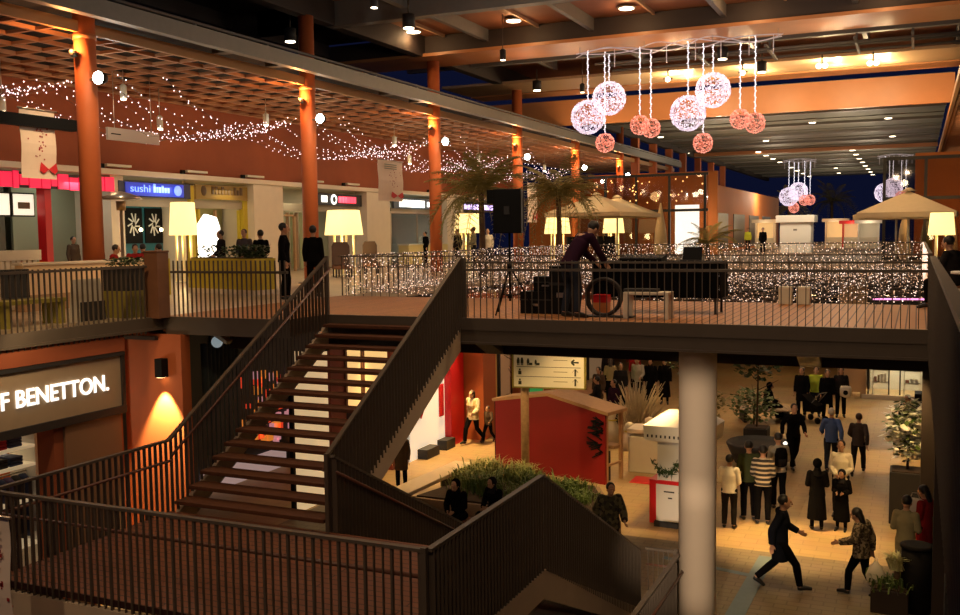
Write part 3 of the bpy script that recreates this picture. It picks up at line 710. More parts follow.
o = thing('shop_window', 'dark shop window with red and pink goods seen between the stair treads', 'window', (-16.72, 20.0, G))
MB().box(-.05,0,0,4.2,0,4.2).build('pane', darkgrey, o); m = MB(); rr = random.Random(5)
for i in range(60): m.cbox((.06, 2.2+rr.uniform(-1.2,1.5), 1.3+rr.uniform(-.6,1.5)), .1, rr.uniform(.12,.3), rr.uniform(.12,.3), rr.randrange(3))
m.build('display_goods', [mat('red goods', (.6,.03,.01), emis=(.9,.06,.02), es=.6), mat('orange goods', (.7,.2,.03), emis=(1,.3,.04), es=.5), mat('pink goods', (.6,.25,.3), emis=(1,.45,.5), es=.35)], o)  # goods glow faintly, standing in for light inside the shop
MB().box(0,.1,-.6,3.0,-.0,.55).build('white_shelf', mat('white lit shelf', (.7,.55,.55), emis=(1,.72,.7), es=.22), o)  # shelf brightness is put in as a faint glow of its own
m = MB()
for i in range(9): m.tube([(0, .13*i, 0), (.02*(-1)**i, .13*i, -2.4)], .075, 8)
tag(m.build('hanging_curtain', mat('blue grey drape', (.07,.10,.10), .8), None, (-13.9, 16.4, -.75)), 'dark blue-grey drape hanging in the recess under the deck corner', 'curtain')
tag(MB().ball((0,0,0), .12).build('globe_lamp', mat('pale globe', (.7,.8,.8), emis=(.6,.75,.8), es=.3), None, (-13.3, 16.1, -.66)), 'small pale globe lamp in the dark recess left of the stairs', 'lamp')
o = thing('shop_window', 'warm lit shop window high behind the upper stair treads', 'window', (-13.42, 21.25, -2.95)); MB().box(-.05,.03,0,2.1,0,1.75).build('pane', mat('amber lit pane', (.9,.7,.35), emis=(1,.62,.22), es=.75), o); MB().box(-.05,.05,.68,.86,0,1.75).box(-.05,.05,-.1,0,0,1.75).box(-.05,.05,-.1,2.2,-.1,0).build('frame', wood_brown, o)
# right-hand lower shop with shelves of goods
o = thing('shop_window', 'bright gift shop window with shelves at the right end of the court', 'window', (-1.7, 40.75, G+.16))
MB().box(0, 7, 0, .02, 0, 2.6).build('pane', pane, o); m = MB()
for x in (0, .75, 1.15, 2.0, 2.6, 3.4): m.box(x, x+.05, -.04, .06, 0, 2.6)
m.build('mullion', darkgrey, o)
rr = random.Random(9); k = 0
for sx in (.15, 1.3, 2.15):
    s = thing('display_shelf', ['left display shelf in the gift shop window', 'middle display shelf in the gift shop window', 'right display shelf in the gift shop window'][k], 'shelf', (-1.7+sx, 41.4, G)); k += 1
    m = MB()
    for z in (.5, 1.0, 1.5, 2.0, 2.5): m.box(0, .62, 0, .4, z, z+.04)
    m.box(0,.03,0,.4,0,2.6).box(.59,.62,0,.4,0,2.6); m.build('frame', offwhite, s)
    g = MB()
    for z in (.54, 1.04, 1.54, 2.04):
        x = .06
        while x < .5:
            a = rr.uniform(.06,.14); g.box(x, x+a, .08, .3, z, z+rr.uniform(.1,.34), rr.randrange(4)); x += a+.03
    g.build('goods', [cream, mat('wine box', (.25,.03,.03)), mat('brown box', (.25,.13,.05)), mat('grey box', (.4,.38,.33))], s)
o = thing('shop_window', 'dark glazed shopfront with low lights at the far end of the court', 'window', (-11.5, 56.9, G+.2)); MB().box(0,4.5,-.03,0,0,3.6).build('pane', mat('dark shop pane', (.05,.045,.04), .15), o); m=MB()
for i in range(14): m.octa((.3+.3*i, -.15, .4+.5*rr.random()), .05)
m.build('display_bulb', E_dim, o); MB().box(-.1,4.6,-.12,-.04,3.0,3.1).box(-.1,4.6,-.1,-.04,-.1,.05).build('frame', grey_steel, o)
for i,(y0,y1,mm,lab) in enumerate(((30.4,32.5,mat('lit brown shop', (.3,.15,.08), emis=(1,.5,.2), es=.12),'brown lit shop entrance behind the walking woman'),(33.2,35.9,mat('green shop panel',(.03,.3,.08),emis=(.05,.6,.15),es=.25),'green panelled shop entrance behind the directory board'),(36.6,39.9,mat('red lit shop',(.4,.03,.02),emis=(1,.05,.03),es=.3),'red lit shop entrance behind the court crowd'),(40.6,43.9,mat('dim shop',(.2,.12,.08),emis=(1,.6,.3),es=.12),'dim brown shop entrance far down the court'))):
    o = thing('shop_window', lab, 'window', (-13.45, y0, G)); MB().box(-.1,-.05,0,y1-y0,0,3.6).build('pane', mm, o); MB().box(-.05,.1,0,y1-y0,2.7,3.3).build('sign_band', E_panel if i!=1 else mm, o)
    MB().box(-.05,.05,.9,1.0,0,2.7).box(-.05,.05,0,.08,0,3.6).build('mullion', darkgrey, o)
    m = MB()
    for q in range(6): m.box(.1,.12,.3+.25*q,.45+.25*q,2.85,3.1)
    m.build('lettering', red_gloss, o)
# clothes shop display
o = thing('clothes_rack', 'white shelves with folded clothes in the shop under the lettered sign', 'shelf', (-14.6, 10.5, G))
m = MB()
for z in (1.2, 2.0, 2.62, 2.95): m.box(-.3, .35, 0, 1.75, z, z+.05)
m.build('shelf', mat('white lit shelving', (.8,.7,.5), emis=(1,.75,.42), es=.3), o); MB().box(-.3,.35,1.75,1.8,0,3.2).build('side_panel', white, o); MB().box(-.3,.35,-.05,0,0,3.2).build('side_panel', white, o)  # shelves glow themselves in place of lamps above them
rr = random.Random(2); cc = [mat('red cloth',(.4,.02,.03),.9), mat('navy cloth',(.03,.04,.10),.9), mat('dark cloth',(.03,.025,.03),.9), mat('pale cloth',(.6,.5,.42),.9), mat('violet cloth',(.10,.07,.16),.9)]
for z in (2.67, 3.0):
    y = .05
    while y < 1.5:
        k = MB()
        for q in range(3): k.box(-.22, .28, 0, .26, q*.055, q*.055+.05)
        k.build('folded_garment', cc[rr.randrange(4)], o, (0, y, z), bevel=.012); y += .31
MB().tube([(.1,0,2.5),(.1,1.75,2.5)], .015).build('rail', steel, o)
for i in range(11):
    k = MB(); k.rings([[(.1+a*.19*math.cos(t), .06*math.sin(t), z) for t in [2*PI*j/10 for j in range(10)]] for z, a in ((2.45,.3),(2.38,.95),(2.1,1.),(1.5,1.1),(1.35,1.05))]); k.build('hanging_garment', cc[(4,4,1,4,3,2,0,1,4,2,1)[i]], o, (0, .12+.155*i, 0))

# ================================================================== LAMPS AND LIGHT DECORATION
# floods and uplights fixed on the columns
def flood(label, loc, aim):
    o = thing('column_floodlight', label, 'floodlight', loc, 0, 'floodlights on the columns')
    MB().bar((0,0,0), (.26,0,0), .05, .05).build('arm', bronze, o)
    MB().lathe([(.10,-.12),(.15,.0),(.16,.08)], 14).build('housing', black, o, (.36,-.02,0)).rotation_euler = (R(90),0,0)
    MB().ball((.36,-.12,0), .15, .07, .15).build('lens', E_cool, o)
    return o
for i, y in enumerate(COLY):
    flood('round white floodlight on the %s terracotta column' % ('nearest','second','third','fourth','fifth','sixth')[i], (-17.76, y-.1, 5.25), None)
    light('POINT', (-19.6, y+2.6, 5.0), 66, (.95,1,.88), size=.15)
    o = thing('column_uplight', 'small warm uplight at the head of the %s terracotta column' % ('nearest','second','third','fourth','fifth','sixth')[i], 'uplight', (-18, y-.36, 5.75), 0, 'uplights on the columns')
    MB().lathe([(.06,0),(.09,.14)], 12).build('housing', bronze, o); MB().box(-.03,.03,0,.12,.02,.08).build('bracket', bronze, o); MB().lathe([(.075,.14),(.075,.15)],12).build('lens', E_amber, o)
    light('POINT', (-18, y-.55, 6.0), 105, (1,.42,.13), size=.06)
# corridor pendants and wash on the terracotta wall
for i, (y, z) in enumerate(((15.6,5.6),(18.9,5.0),(21.9,5.6),(24.9,5.1),(28.7,5.5),(33.5,4.9),(38,5.5),(42,5.0),(47,5.4),(52,5.0),(57,5.4))):
    x = -22.6 if i % 2 else -21.2
    o = thing('pendant_spotlight', 'pale can spotlight hung under the lattice, number %s from the near end' % ('one','two','three','four','five','six','seven','eight','nine','ten','eleven')[i], 'spotlight', (x, y, z), 0, 'can spotlights under the lattice')
    MB().lathe([(.09,0),(.10,.05),(.10,.36),(.04,.42)], 14).build('can', offwhite, o); MB().tube([(0,0,.42),(0,0,6.4-z)], .015).build('stem', steel, o); MB().ball((0,0,-.01), .085, .085, .05).build('lens', E_down, o)
for y in (16, 22, 28, 34, 41, 48, 56): light('POINT', (-22.6, y, 5.2), 42, (1,.66,.36), size=.2)
for i, y in enumerate(COLY[:5]):  # hung spots with cans, added to brighten the columns
    o = thing('roof_spotlight', 'slim spotlight hung from the roof aimed at the %s terracotta column' % ('nearest','second','third','fourth','fifth')[i], 'spotlight', (-13.6, y-3.2, 7.7)); MB().lathe([(.09,0),(.11,.06),(.11,.34),(.04,.4)],12).build('can', darkgrey, o); MB().tube([(0,0,.4),(0,0,(9.3 if y < 48 else 8.4)-7.7)],.015).build('stem', bronze, o); MB().lathe([(.09,-.015),(.09,0)],12).build('lens', E_down, o)
    light('SPOT', (-13.6, y-3.2, 7.66), 2500, (1,.66,.34), (-18.0, y, 2.6), 46, .85, .12)
# shop interiors
for y, c, p in ((19.5,(1,.92,.75),120),(23.5,(.95,1,.85),110),(27.3,(1,.85,.6),70),(30.8,(1,.82,.45),130),(35.3,(1,.9,.6),130),(39.3,(1,.9,.75),70),(47,(.9,1,.95),170),(55.5,(1,.85,.6),160)):
    light('AREA', (WX-.75, y, 3.6), p*.34, c, (WX-1.7, y, 0), size=(1.1, 2.6))
# recessed lamps in the warm soffit and in the far roof
def downlight(label, loc, r, group, power=0, col=(1,.75,.42)):
    o = thing('ceiling_downlight', label, 'downlight', loc, 0, group)
    MB().lathe([(r*1.25,-.03),(r*1.3,.02)], 16).build('trim_ring', steel, o); MB().lathe([(r*.98,-.05),(r,-.03)], 16).build('lens', E_down, o)
    if power: light('POINT', (loc[0], loc[1], loc[2]-.28), power, col, size=.12)
for i, x in enumerate((-17.6, -13.5, -9.3, -5.2, -1.1)): downlight('round downlight in the warm soffit, %s from the left' % ('first','second','third','fourth','fifth')[i], (x, 33.2, 9.24), .26, 'downlights in the warm soffit', 34, (1,.55,.22))
for i, (x, y) in enumerate(((-19.3, 27.6), (-14.8, 27.6), (-6.9, 38.0), (-16.0, 42.1), (-6,41.9))):
    o = thing('can_downlight', ['can downlight under the grey girder at the upper left','can downlight under the grey girder left of the first soffit lamp','can downlight just behind the orange girder','can downlight under the roof above the gutter','can downlight before the lit girder'][i], 'downlight', (x, y, 8.05))
    MB().lathe([(.2,0),(.2,.42),(.05,.46)], 16).build('can', darkgrey, o); MB().tube([(0,0,.46),(0,0,.95)],.03).build('stem', bronze, o); MB().lathe([(.16,-.03),(.17,.0)],16).build('lens', E_down, o)
    light('SPOT', (x, y, 7.95), 260, (1,.78,.5), (x, y+.01, 0), 80)
for i, (x, y, n) in enumerate(((-3.65, 42.0, 2), (-1.75, 42.3, 2), (-6.8, 42.2, 1), (-10, 42.4, 1))):
    o = thing('beam_floodlight', ['white flood pair under the lit girder, right of the hanging balls','white flood pair under the lit girder near its right end','flood behind the hanging balls','flood left of the white balls under the lit girder'][i], 'floodlight', (x, y-.1, 8.05), 0, 'floods under the lit girder')
    MB().tube([(0,0,.1),(0,0,.5)],.03).bar((-.2,0,.1),(.2,0,.1),.05,.05).build('bracket', bronze, o)
    for k in range(n): MB().ball((-.12+.24*k if n==2 else 0,-.06,.05),.11,.09,.11).build('lamp_head', E_cool if False else mat('white flood head',(1,1,.9),emis=(1,.93,.7),es=7), o)
    light('POINT', (x, y+.9, 8.1), 190, (1,.72,.38), size=.12)
    light('POINT', (x+.4, 44.5, 8.05), 120, (1,.72,.38), size=.12)
for x in (-15, -10, -5, 0): light('SPOT', (x, 46.5, 5.8), 330, (1,.55,.25), (x, 49.5, 8.2), 95, size=.2)
for x in (-14,-8.5,-3): light('POINT', (x, 35.7, 7.5), 42, (1,.60,.3), size=.15)  # bare points added to brighten the orange girder's underside
def lampname(i): return ('first','second','third','fourth','fifth','sixth','seventh','eighth','ninth','tenth','eleventh')[i]
for i, y in enumerate((85, 89.5, 94, 99, 108, 114, 120, 127)): downlight('round lamp in the left lamp row of the far roof, %s counting away' % lampname(i), (-12.4, y, 8.2), .22, 'left lamp row of the far roof')
for i, y in enumerate((88, 93, 98.5, 104, 110, 116, 122, 128)): downlight('round lamp in the right lamp row of the far roof, %s counting away' % lampname(i), (-5.15, y, 8.2), .22, 'right lamp row of the far roof')
for i, (x, y) in enumerate(((-6.1, 64), (-1.75, 64), (-1.8, 76.5), (-10.4, 75), (-16.6, 68), (-18.0, 83), (-8.2, 112), (-8.6, 122))):
    downlight(['lone lamp in the far roof right of the pink balls','lamp in the far roof near the right lattice','lamp in the far roof before the thin orange beam','lamp in the far roof just before the left lamp row','lamp in the far roof left of the low pink ball','lamp in the far roof beside the left posts','inner lamp far off between the two lamp rows','farthest inner lamp between the two lamp rows'][i], (x, y, 8.2), .2, 'scattered lamps of the far roof')
for x, y in ((-12, 66), (-4, 66), (-12, 92), (-4, 92), (-8,116)): light('POINT', (x, y, 4.6), 620, (1,.8,.55), size=.3)  # bare points added to brighten the far roof from below

for x, y in ((-9, 24), (-7, 14), (-3, 30)): light('POINT', (x, y, 6.4), 210, (1,.85,.68), size=.3)  # bare points added in place of bounced light on the roof underside
# wire balls of light
def wire_ball(nm, mt, bulbs, r, n, seed, wr):
    rr = random.Random(seed); m = MB()
    for i in range(n):
        ax = Vector((rr.gauss(0,1), rr.gauss(0,1), rr.gauss(0,1))).normalized(); a = ax.orthogonal().normalized(); b = ax.cross(a); off = rr.uniform(-.45, .45)
        rad = r*math.sqrt(1-off*off); c = ax*off*r
        pts = [c+(a*math.cos(2*PI*k/20)+b*math.sin(2*PI*k/20))*rad for k in range(21)]
        m.tube(pts, wr, 3, 0, cap=False, smooth=False)
    k = MB()
    for i in range(bulbs):
        d = Vector((rr.gauss(0,1), rr.gauss(0,1), rr.gauss(0,1))).normalized()*r*1.005; k.octa(d, wr*2.9)
    return m.mesh('wire_shell', mt), k.mesh('bulbs', mat('white ball bulb',(1,1,1),emis=(.90,.80,1),es=1.15,sample=False) if nm == 'w' else mat('pink ball bulb',(1,.5,.4),emis=(1,.42,.32),es=.95,sample=False))
WB = wire_ball('w', E_ball, 420, .62, 26, 1, .009); PB = wire_ball('p', E_ball_p, 130, .35, 14, 2, .009)
cordm = {}
def hang_ball(label, loc, pink, top, group, k=1.):
    o = thing('light_ball', label, 'light ball', loc, 0, group)
    a, b = PB if pink else WB
    inst('wire_shell', a, o, scale=(k,k,k)); s = inst('bulb_scatter', b, o, scale=(k,k,k)); s['kind'] = 'stuff'
    m = MB(); L = top-loc[2]; r0 = (.35 if pink else .62)*k
    m.tube([(0,0,r0),(0,0,L)], .008, 4); z = r0; j = 0
    while z < L: m.octa((.028*math.cos(j*1.9), .028*math.sin(j*1.9), z), .026); z += .075; j += 1
    m.build('cord', mat('cord lights', (1,1,1), emis=(.95,.9,1), es=1.5, sample=False), o)
HB = [('left white light ball of the left pair, the lower one', (-11.28,35.00,5.82), 0), ('upper white light ball of the left pair', (-10.75,35.95,6.59), 0), ('small pink ball under the left white pair', (-10.78,35.50,4.88), 1),
      ('left one of the pink pair in the middle', (-9.35,35.15,5.43), 1), ('right one of the pink pair in the middle', (-9.12,35.85,5.37), 1),
      ('lower white light ball of the right pair', (-7.56,35.00,5.73), 0), ('upper and largest white light ball of the right pair', (-6.87,36.00,6.62), 0), ('small pink ball hanging lowest under the right white pair', (-7.14,35.60,4.70), 1),
      ('left one of the two rightmost pink balls', (-5.88,35.85,5.51), 1), ('rightmost pink ball of the near cluster', (-5.26,35.20,5.27), 1)]
for lab, loc, pk in HB: hang_ball(lab, loc, pk, 8.25, 'light balls under the orange girder')
FB = [((-9.23,79.2,4.14),0),((-8.71,81,4.6),0),((-8.95,80.2,3.3),1),((-8.1,79.6,3.85),1),((-7.8,80.7,3.9),1)]
for i, (loc, pk) in enumerate(FB):
    hang_ball(['lower white ball of the far left cluster','upper white ball of the far left cluster','pink ball lowest in the far left cluster','left pink ball of the far left cluster','right pink ball of the far left cluster'][i], loc, pk, 6.9, 'far left light balls', 1.15)
    hang_ball(['lower white ball of the far right cluster above the parasols','upper white ball of the far right cluster above the parasols','pink ball lowest in the far right cluster above the parasols','left pink ball of the far right cluster above the parasols','right pink ball of the far right cluster above the parasols'][i], (loc[0]+6.9, loc[1], loc[2]+.1), pk, 6.95, 'far right light balls', 1.15)
def ball_frame(label, x0, x1, y, z, cords):
    o = thing('wire_garland', label, 'garland', (x0, y, z)); m = MB(); L = x1-x0; k = int(L/.06)
    for ph, am in ((0,.16),(1.5,.13),(3.1,.15)):
        m.tube([(L*i/k, .25*math.sin(i*.17+ph), .05+am*math.sin(i*.105+ph*1.7)) for i in range(k+1)], .02, 4)
    m.build('scroll_wire', mat('white scroll wire',(.8,.78,.8),.4, emis=(.9,.85,1), es=.12), o); m = MB()
    for f in (.06,.2,.33,.46,.6,.72,.85,.96): m.tube([(L*f,0,.1),(L*f,0,-.55)], .016, 5)
    m.build('hook_wire', MATS['white scroll wire'], o); m = MB()
    for f in (.02,.35,.68,.98): m.tube([(L*f,0,.05),(L*f,0,.3)], .012, 5)
    m.build('hanger', steel, o)
ball_frame('white scrolled wire frame the near light balls hang from', -11.9, -4.4, 35.5, 8.2, 0)
ball_frame('far left scrolled wire with small light balls', -9.8, -7.3, 80, 6.9, 0); ball_frame('far right scrolled wire with small light balls', -2.9, -.4, 80, 6.95, 0)

# fairy lights
rr = random.Random(11)
m = MB(); wv = MB()
for i, y0 in enumerate(COLY[:5]):
    ys = y0-9.1 if i == 0 else y0-(6.2,6.2,5.6,5.6,5.6)[i]
    tgt = Vector((-18.2, y0, 5.2))
    for k in range(13):
        x = -24.4+k*.48; st_ = Vector((x, ys+rr.uniform(-.5,1.0), 5.75+rr.uniform(-.2,.25))); en = tgt+Vector((-.25*(12-k)*.9, rr.uniform(-.5,.3), rr.uniform(-.05,.15)))
        L = (en-st_).length; n = int(L/.26); pts = []
        for q in range(n+1):
            f = q/n; p = st_.lerp(en, f); p.z -= (1.0+.25*rr.random())*4*f*(1-f)*.75; p += Vector((rr.uniform(-.05,.05),0,rr.uniform(-.05,.05))); pts.append(p)
            m.octa(p, .023)
        wv.tube(pts[::3]+[pts[-1]], .006, 3, smooth=False)
o = m.build('fairy_light_canopy', [E_bulb_pink]); tag(o, 'canopy of mauve-white fairy lights swagged under the left lattice', 'fairy lights', kind='stuff')
wv.build('wire', mat('clear wire', (.12,.08,.07), .5), o)
m = MB(); wv = MB()
mi = lambda: 0 if rr.random() < .34 else 1
for z in [.02+.082*k for k in range(13)]:
    y = BY1+.2
    while y < FY: m.octa((VX0+.06+rr.uniform(-.05,.05), y, z+rr.uniform(-.04,.04)), .0155, mi()); y += rr.uniform(.06,.19)
    x = VX0
    while x < VX1: m.octa((x, FY-.06+rr.uniform(-.04,.04), z+rr.uniform(-.04,.04)), .021, mi()); x += rr.uniform(.08,.24)
    y = BY1+.2
    while y < FY: m.octa((VX1-.06, y, z), .018, mi()); y += rr.uniform(.15,.5)
for k in range(46): 
    y = BY1+.4+k*.41
    wv.tube([(VX0+.06, y, 1.0), (VX0+.05, y+.1, .5), (VX0+.06, y, .02)], .005, 3)
o = m.build('fairy_light_curtain', [E_bulb, E_dim]); tag(o, 'curtain of warm fairy lights covering the railings around the open well', 'fairy lights', kind='stuff'); wv.build('wire', MATS['clear wire'], o)
m = MB(); wv = MB(); y = BY1+.5; row = 0
while y < FY-.4:
    sag = .35+.12*math.sin(row*1.3); x = VX0+.1; pts = []
    while x < VX1-.1:
        f = (x-VX0)/(VX1-VX0); z = .12-sag*4*f*(1-f)*.55+.12*math.sin(f*9+row); p = (x, y+rr.uniform(-.05,.05), z+rr.uniform(-.05,.05)); pts.append(p)
        m.octa(p, .0145 if y < 30 else .0185, mi()); x += rr.uniform(.09,.26)
    wv.tube(pts[::4]+[pts[-1]], .005, 3, smooth=False); y += .27+.07*rr.random(); row += 1
o = m.build('fairy_light_net', [E_bulb, E_dim]); tag(o, 'sagging net of fairy lights stretched across the open well beyond the footbridge', 'fairy lights', kind='stuff'); wv.build('wire', MATS['clear wire'], o)
tag(MB().tube([(-.85, 22.3, .02), (.15, 22.3, .03)], .018).build('light_tube', E_magenta), 'pink glowing tube behind the footbridge at the right', 'tube light')
# amber garland bulbs on the far pavilion and wall
m = MB()
for k in range(46): m.octa((-19.8+rr.random()*8, 55+rr.random()*4.5, 3.3+rr.random()*1.4), .05)
tag(m.build('amber_bulb_garland', E_amber), 'scatter of amber bulbs strung before the far pavilion', 'fairy lights', kind='stuff')
# wall sconce
o = thing('wall_sconce', 'dark box wall lamp throwing a cone of light on the corner pillar', 'wall lamp', (-13.27, 14.4, -1.16))
MB().box(-.09,.09,-.08,.1,0,.36).build('housing', black, o, bevel=.008); MB().box(-.06,.06,-.06,.06,-.006,.0).build('lens', E_warm, o)
light('SPOT', (-13.27, 14.28, -1.19), 1100, (1,.76,.36), (-13.27, 14.40, -2.4), 64, .5, .03)

# court lighting: downlights under the deck edges and the bridge
def court_spot(loc, aim, p, ang, label, col=(1,.62,.24)):
    o = thing('court_spotlight', label, 'spotlight', loc, 0, 'court spotlights'); MB().lathe([(.07,0),(.09,.05),(.09,.26)], 12).build('can', black, o); MB().box(-.03,.03,-.03,.03,.26,.34).build('bracket', black, o); MB().lathe([(.07,-.015),(.07,0)],12).build('lens', E_warm, o)
    light('SPOT', (loc[0], loc[1], loc[2]-.05), p, col, aim, ang, .7, .08)
P_ = [((-3.0,21.1,-.95),(-2.3,20.9,G),1500,58,'spotlight under the far bridge beam over the family group'),((-.25,21.2,-.95),(-.25,23.2,-4.6),480,66,'spotlight under the right deck over the flower planter'),
      ((-.05,30,-.95),(-.9,29.6,G),560,50,'spotlight under the right deck by the walkers'),((-5.2,21.1,-.95),(-6.1,22.4,G),560,70,'spotlight under the far bridge beam over the white kiosk'),
      ((-13.1,27,-.95),(-12.0,26.2,G),1300,80,'spotlight over the walking woman and child'),((-13.1,22,-.95),(-11.8,22.3,G),520,80,'spotlight over the stone bench'),
      ((-11.6,21.1,-.95),(-10.2,24.4,-4.2),300,75,'left spotlight aimed at the red kiosk'),((-7.0,21.1,-.95),(-8.3,24.4,-4.2),300,75,'right spotlight aimed at the red kiosk'),((-7.4,29.5,-.9),(-6.6,27.4,G),560,60,'spotlight over the pale decorations'),((-3.5,38,-.9),(-3.2,35.5,G),260,80,'spotlight over the far group'),  # red kiosk pair added at the sides to avoid the board's shadow
      ((-1.4,17.1,-.72),(-1.6,17.6,G),170,85,'spotlight under the near bridge edge over the walking man'),((-5.0,17.2,-.72),(-4.95,21.3,-3.9),190,50,'spotlight under the bridge aimed at the white kiosk front'),  # white kiosk spot added as front fill
      ((-1.0,38.5,-.9),(-.8,37.5,G),260,80,'spotlight by the gift shop')]
for a, b, p, g, l in P_: court_spot(a, b, p, g, l)
light('POINT', (-.4, 42.0, -2.9), 170, (1,.82,.55), size=.2); light('AREA', (-.6, 42, -2.4), 60, (1,.82,.55), (-.6, 41, -4), size=(2,1))
light('POINT', (-8, 34, -1.6), 45, (1,.62,.28), size=.4); light('POINT', (-6, 45, -1.6), 80, (1,.62,.28), size=.4)
light('POINT', (-15.4, 12.4, -1.9), 60, (1,.78,.5), size=.15)
light('SPOT', (-12.5, 11.0, .4), 60, (1,.72,.4), (-13.4, 12.0, -1.2), 110, size=.1)  # spot without a fixture, added to brighten the shop sign
o = thing('pillar_floodlight', 'twin floodlight under the near deck aimed at the cream column', 'floodlight', (-2.2, 3.4, -1.5)); MB().tube([(0,0,.1),(0,0,.5)],.03).build('stem', bronze, o)  # out-of-view lamp added only to brighten the cream column
for q, az, pw in ((-.16, -1.95, 4600), (.16, -3.9, 5600)):
    k = MB().lathe([(.08,0),(.1,.18),(.05,.24)],14).build('lamp_head', black, o, (q,0,.05)); k.rotation_euler = (R(90),0,0)
    light('SPOT', (-2.2+q, 3.5, -1.45), pw, (1,.74,.5), (-3.35, 16.3, az), 12, .75, .05)
# unseen downlights and floodlights added as front fill for stairs, landing and bridge
for x, y, z, p in ((-5.5, 2.5, 6.2, 210), (-11.5, 9, 6.3, 260), (-4, 12.5, 7.6, 330), (-9.5,17.5,7.6,520), (-2.5, 18.5, 7.6, 820)):
    o = thing('can_downlight', 'can downlight hung over the well at %s' % {-5.5:'the near end',-11.5:'the stair landing',-4:'the lower stair flight',-9.5:'the stair top',-2.5:'the right half of the footbridge'}[x], 'downlight', (x, y, z+.1))
    MB().lathe([(.16,0),(.16,.4),(.05,.45)], 16).build('can', darkgrey, o); MB().tube([(0,0,.45),(0,0,9.3-z)],.02).build('stem', bronze, o); MB().lathe([(.14,-.02),(.14,0)],16).build('lens', E_down, o)
    light('SPOT', (x, y, z), p, (1,.63,.31), (x, y+.01, 0), 115, .8, .2)
for i, (x, y, z, p, aim) in enumerate(((-10.0, 1.5, 6.6, 760, (-8.5, 14, -1.2)), (-2.0, 1.5, 6.6, 850, (-4.6, 14, -1.5)), (-1.0, 6.0, 6.8, 420, (-2.0, 18.5, 0)))):  # out-of-view fill lamps added towards stairs and bridge
    o = thing('roof_floodlight', ['floodlight on the near roof edge over the landing','floodlight on the near roof edge over the lower flight','floodlight under the near roof aimed at the footbridge'][i], 'floodlight', (x, y, z)); MB().lathe([(.12,0),(.16,.08),(.16,.3),(.06,.36)],14).build('housing', black, o); MB().tube([(0,0,.36),(0,0,9.3-z)],.02).build('stem', bronze, o); MB().lathe([(.14,-.02),(.14,0)],14).build('lens', E_down, o)
    light('SPOT', (x, y+.05, z-.06), p, (1,.68,.40), aim, 88, .7, .15)
o = thing('roof_spotlight', 'slim spotlight hung over the well aimed at the left deck furniture', 'spotlight', (-10.5, 9.0, 7.7)); MB().lathe([(.09,0),(.11,.06),(.11,.34),(.04,.4)],12).build('can', darkgrey, o); MB().tube([(0,0,.4),(0,0,1.6)],.015).build('stem', bronze, o); MB().lathe([(.09,-.015),(.09,0)],12).build('lens', E_down, o)
light('SPOT', (-10.5, 9.0, 7.66), 1500, (1,.66,.32), (-15.6, 14.2, .5), 44, .8, .12)  # out-of-view spot added to brighten the left deck edge
# giant lampshade floor lamps
def floor_lamp(label, loc, z0, z1, r):
    o = thing('floor_lamp', label, 'lamp', loc, 0, 'giant shaded floor lamps')
    MB().lathe([(r,z0),(r*.84,z1),(r*.78,z1+.01),(r*.93,z0+.02)], 24).build('shade', E_shade, o)
    for a in range(4):
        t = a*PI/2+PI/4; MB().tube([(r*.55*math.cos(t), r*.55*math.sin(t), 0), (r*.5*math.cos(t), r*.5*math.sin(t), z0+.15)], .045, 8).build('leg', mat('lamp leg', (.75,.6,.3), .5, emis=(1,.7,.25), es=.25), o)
    MB().lathe([(r*.7,.0),(r*.7,.05)], 20).build('base', offwhite, o)
    light('POINT', (loc[0], loc[1], z0-.25), 55, (1,.72,.33), size=.2)
floor_lamp('giant yellow lampshade lamp left of the white lit figure panel', (-22.75, 26.0, 0), 1.62, 2.72, .47)
floor_lamp('giant yellow lampshade lamp right of the second terracotta column', (-20.15, 32.0, 0), 1.56, 2.5, .74)
floor_lamp('giant yellow lampshade lamp right of the third terracotta column', (-20.6, 44.3, 0), 1.6, 2.55, .7)
floor_lamp('giant lampshade lamp between the parasol pole and the far chairs', (-16.5, 56.0, 0), 1.5, 2.4, .65)
floor_lamp('giant yellow lampshade lamp under the right-hand parasol', (.75, 37.5, 0), 1.28, 2.05, .44)
floor_lamp('giant lampshade lamp glowing behind the right palm', (-18.6, 52.0, 0), 1.5, 2.5, .75)

# ================================================================== PLANTS
leaf_dark = mat('dark green leaf', (.035, .075, .018), .5, var=.4, vs=4)
leaf_mid = mat('green leaf', (.10, .16, .03), .5, var=.4, vs=4)
leaf_pale = mat('pale green leaf', (.32, .36, .12), .5, var=.3, vs=4)
leaf_olive = mat('olive frond', (.27, .23, .07), .6, var=.35, vs=3)
bark = mat('palm bark', (.12, .07, .035), .9, var=.4, vs=9, bump=.6)
soil = mat('soil', (.05, .03, .018), .95, var=.3, bump=.5)
def frond_mesh(L, droop, n=18, wd=.22, seed=0, mt=leaf_olive):
    rr = random.Random(seed); m = MB(); pts = []
    for i in range(n+1):
        f = i/n; pts.append(Vector((L*f*(1-.25*droop*f*f), 0, L*(.42*f-droop*f*f))))
    m.tube(pts, [.014*(1-.7*i/n)+.003 for i in range(n+1)], 4)
    for i in range(2, n+1):
        f = i/n; w_ = wd*L*(math.sin(PI*min(1,f*.93+.07))**.6)
        for s in (-1, 1):
            p = pts[i]; q = p+Vector((.35*w_, s*w_*.8, -.28*w_-rr.uniform(0,.12)*w_)); mid = p.lerp(q,.5)+Vector((.02,0,.05*w_)); t = Vector((.020*L,0,0))
            m.add([p-t*.4, p+t*.4, mid+t*.6, q, mid-t*.6], [(0,1,2,4),(4,2,3)])
    return m.mesh('frond', mt)
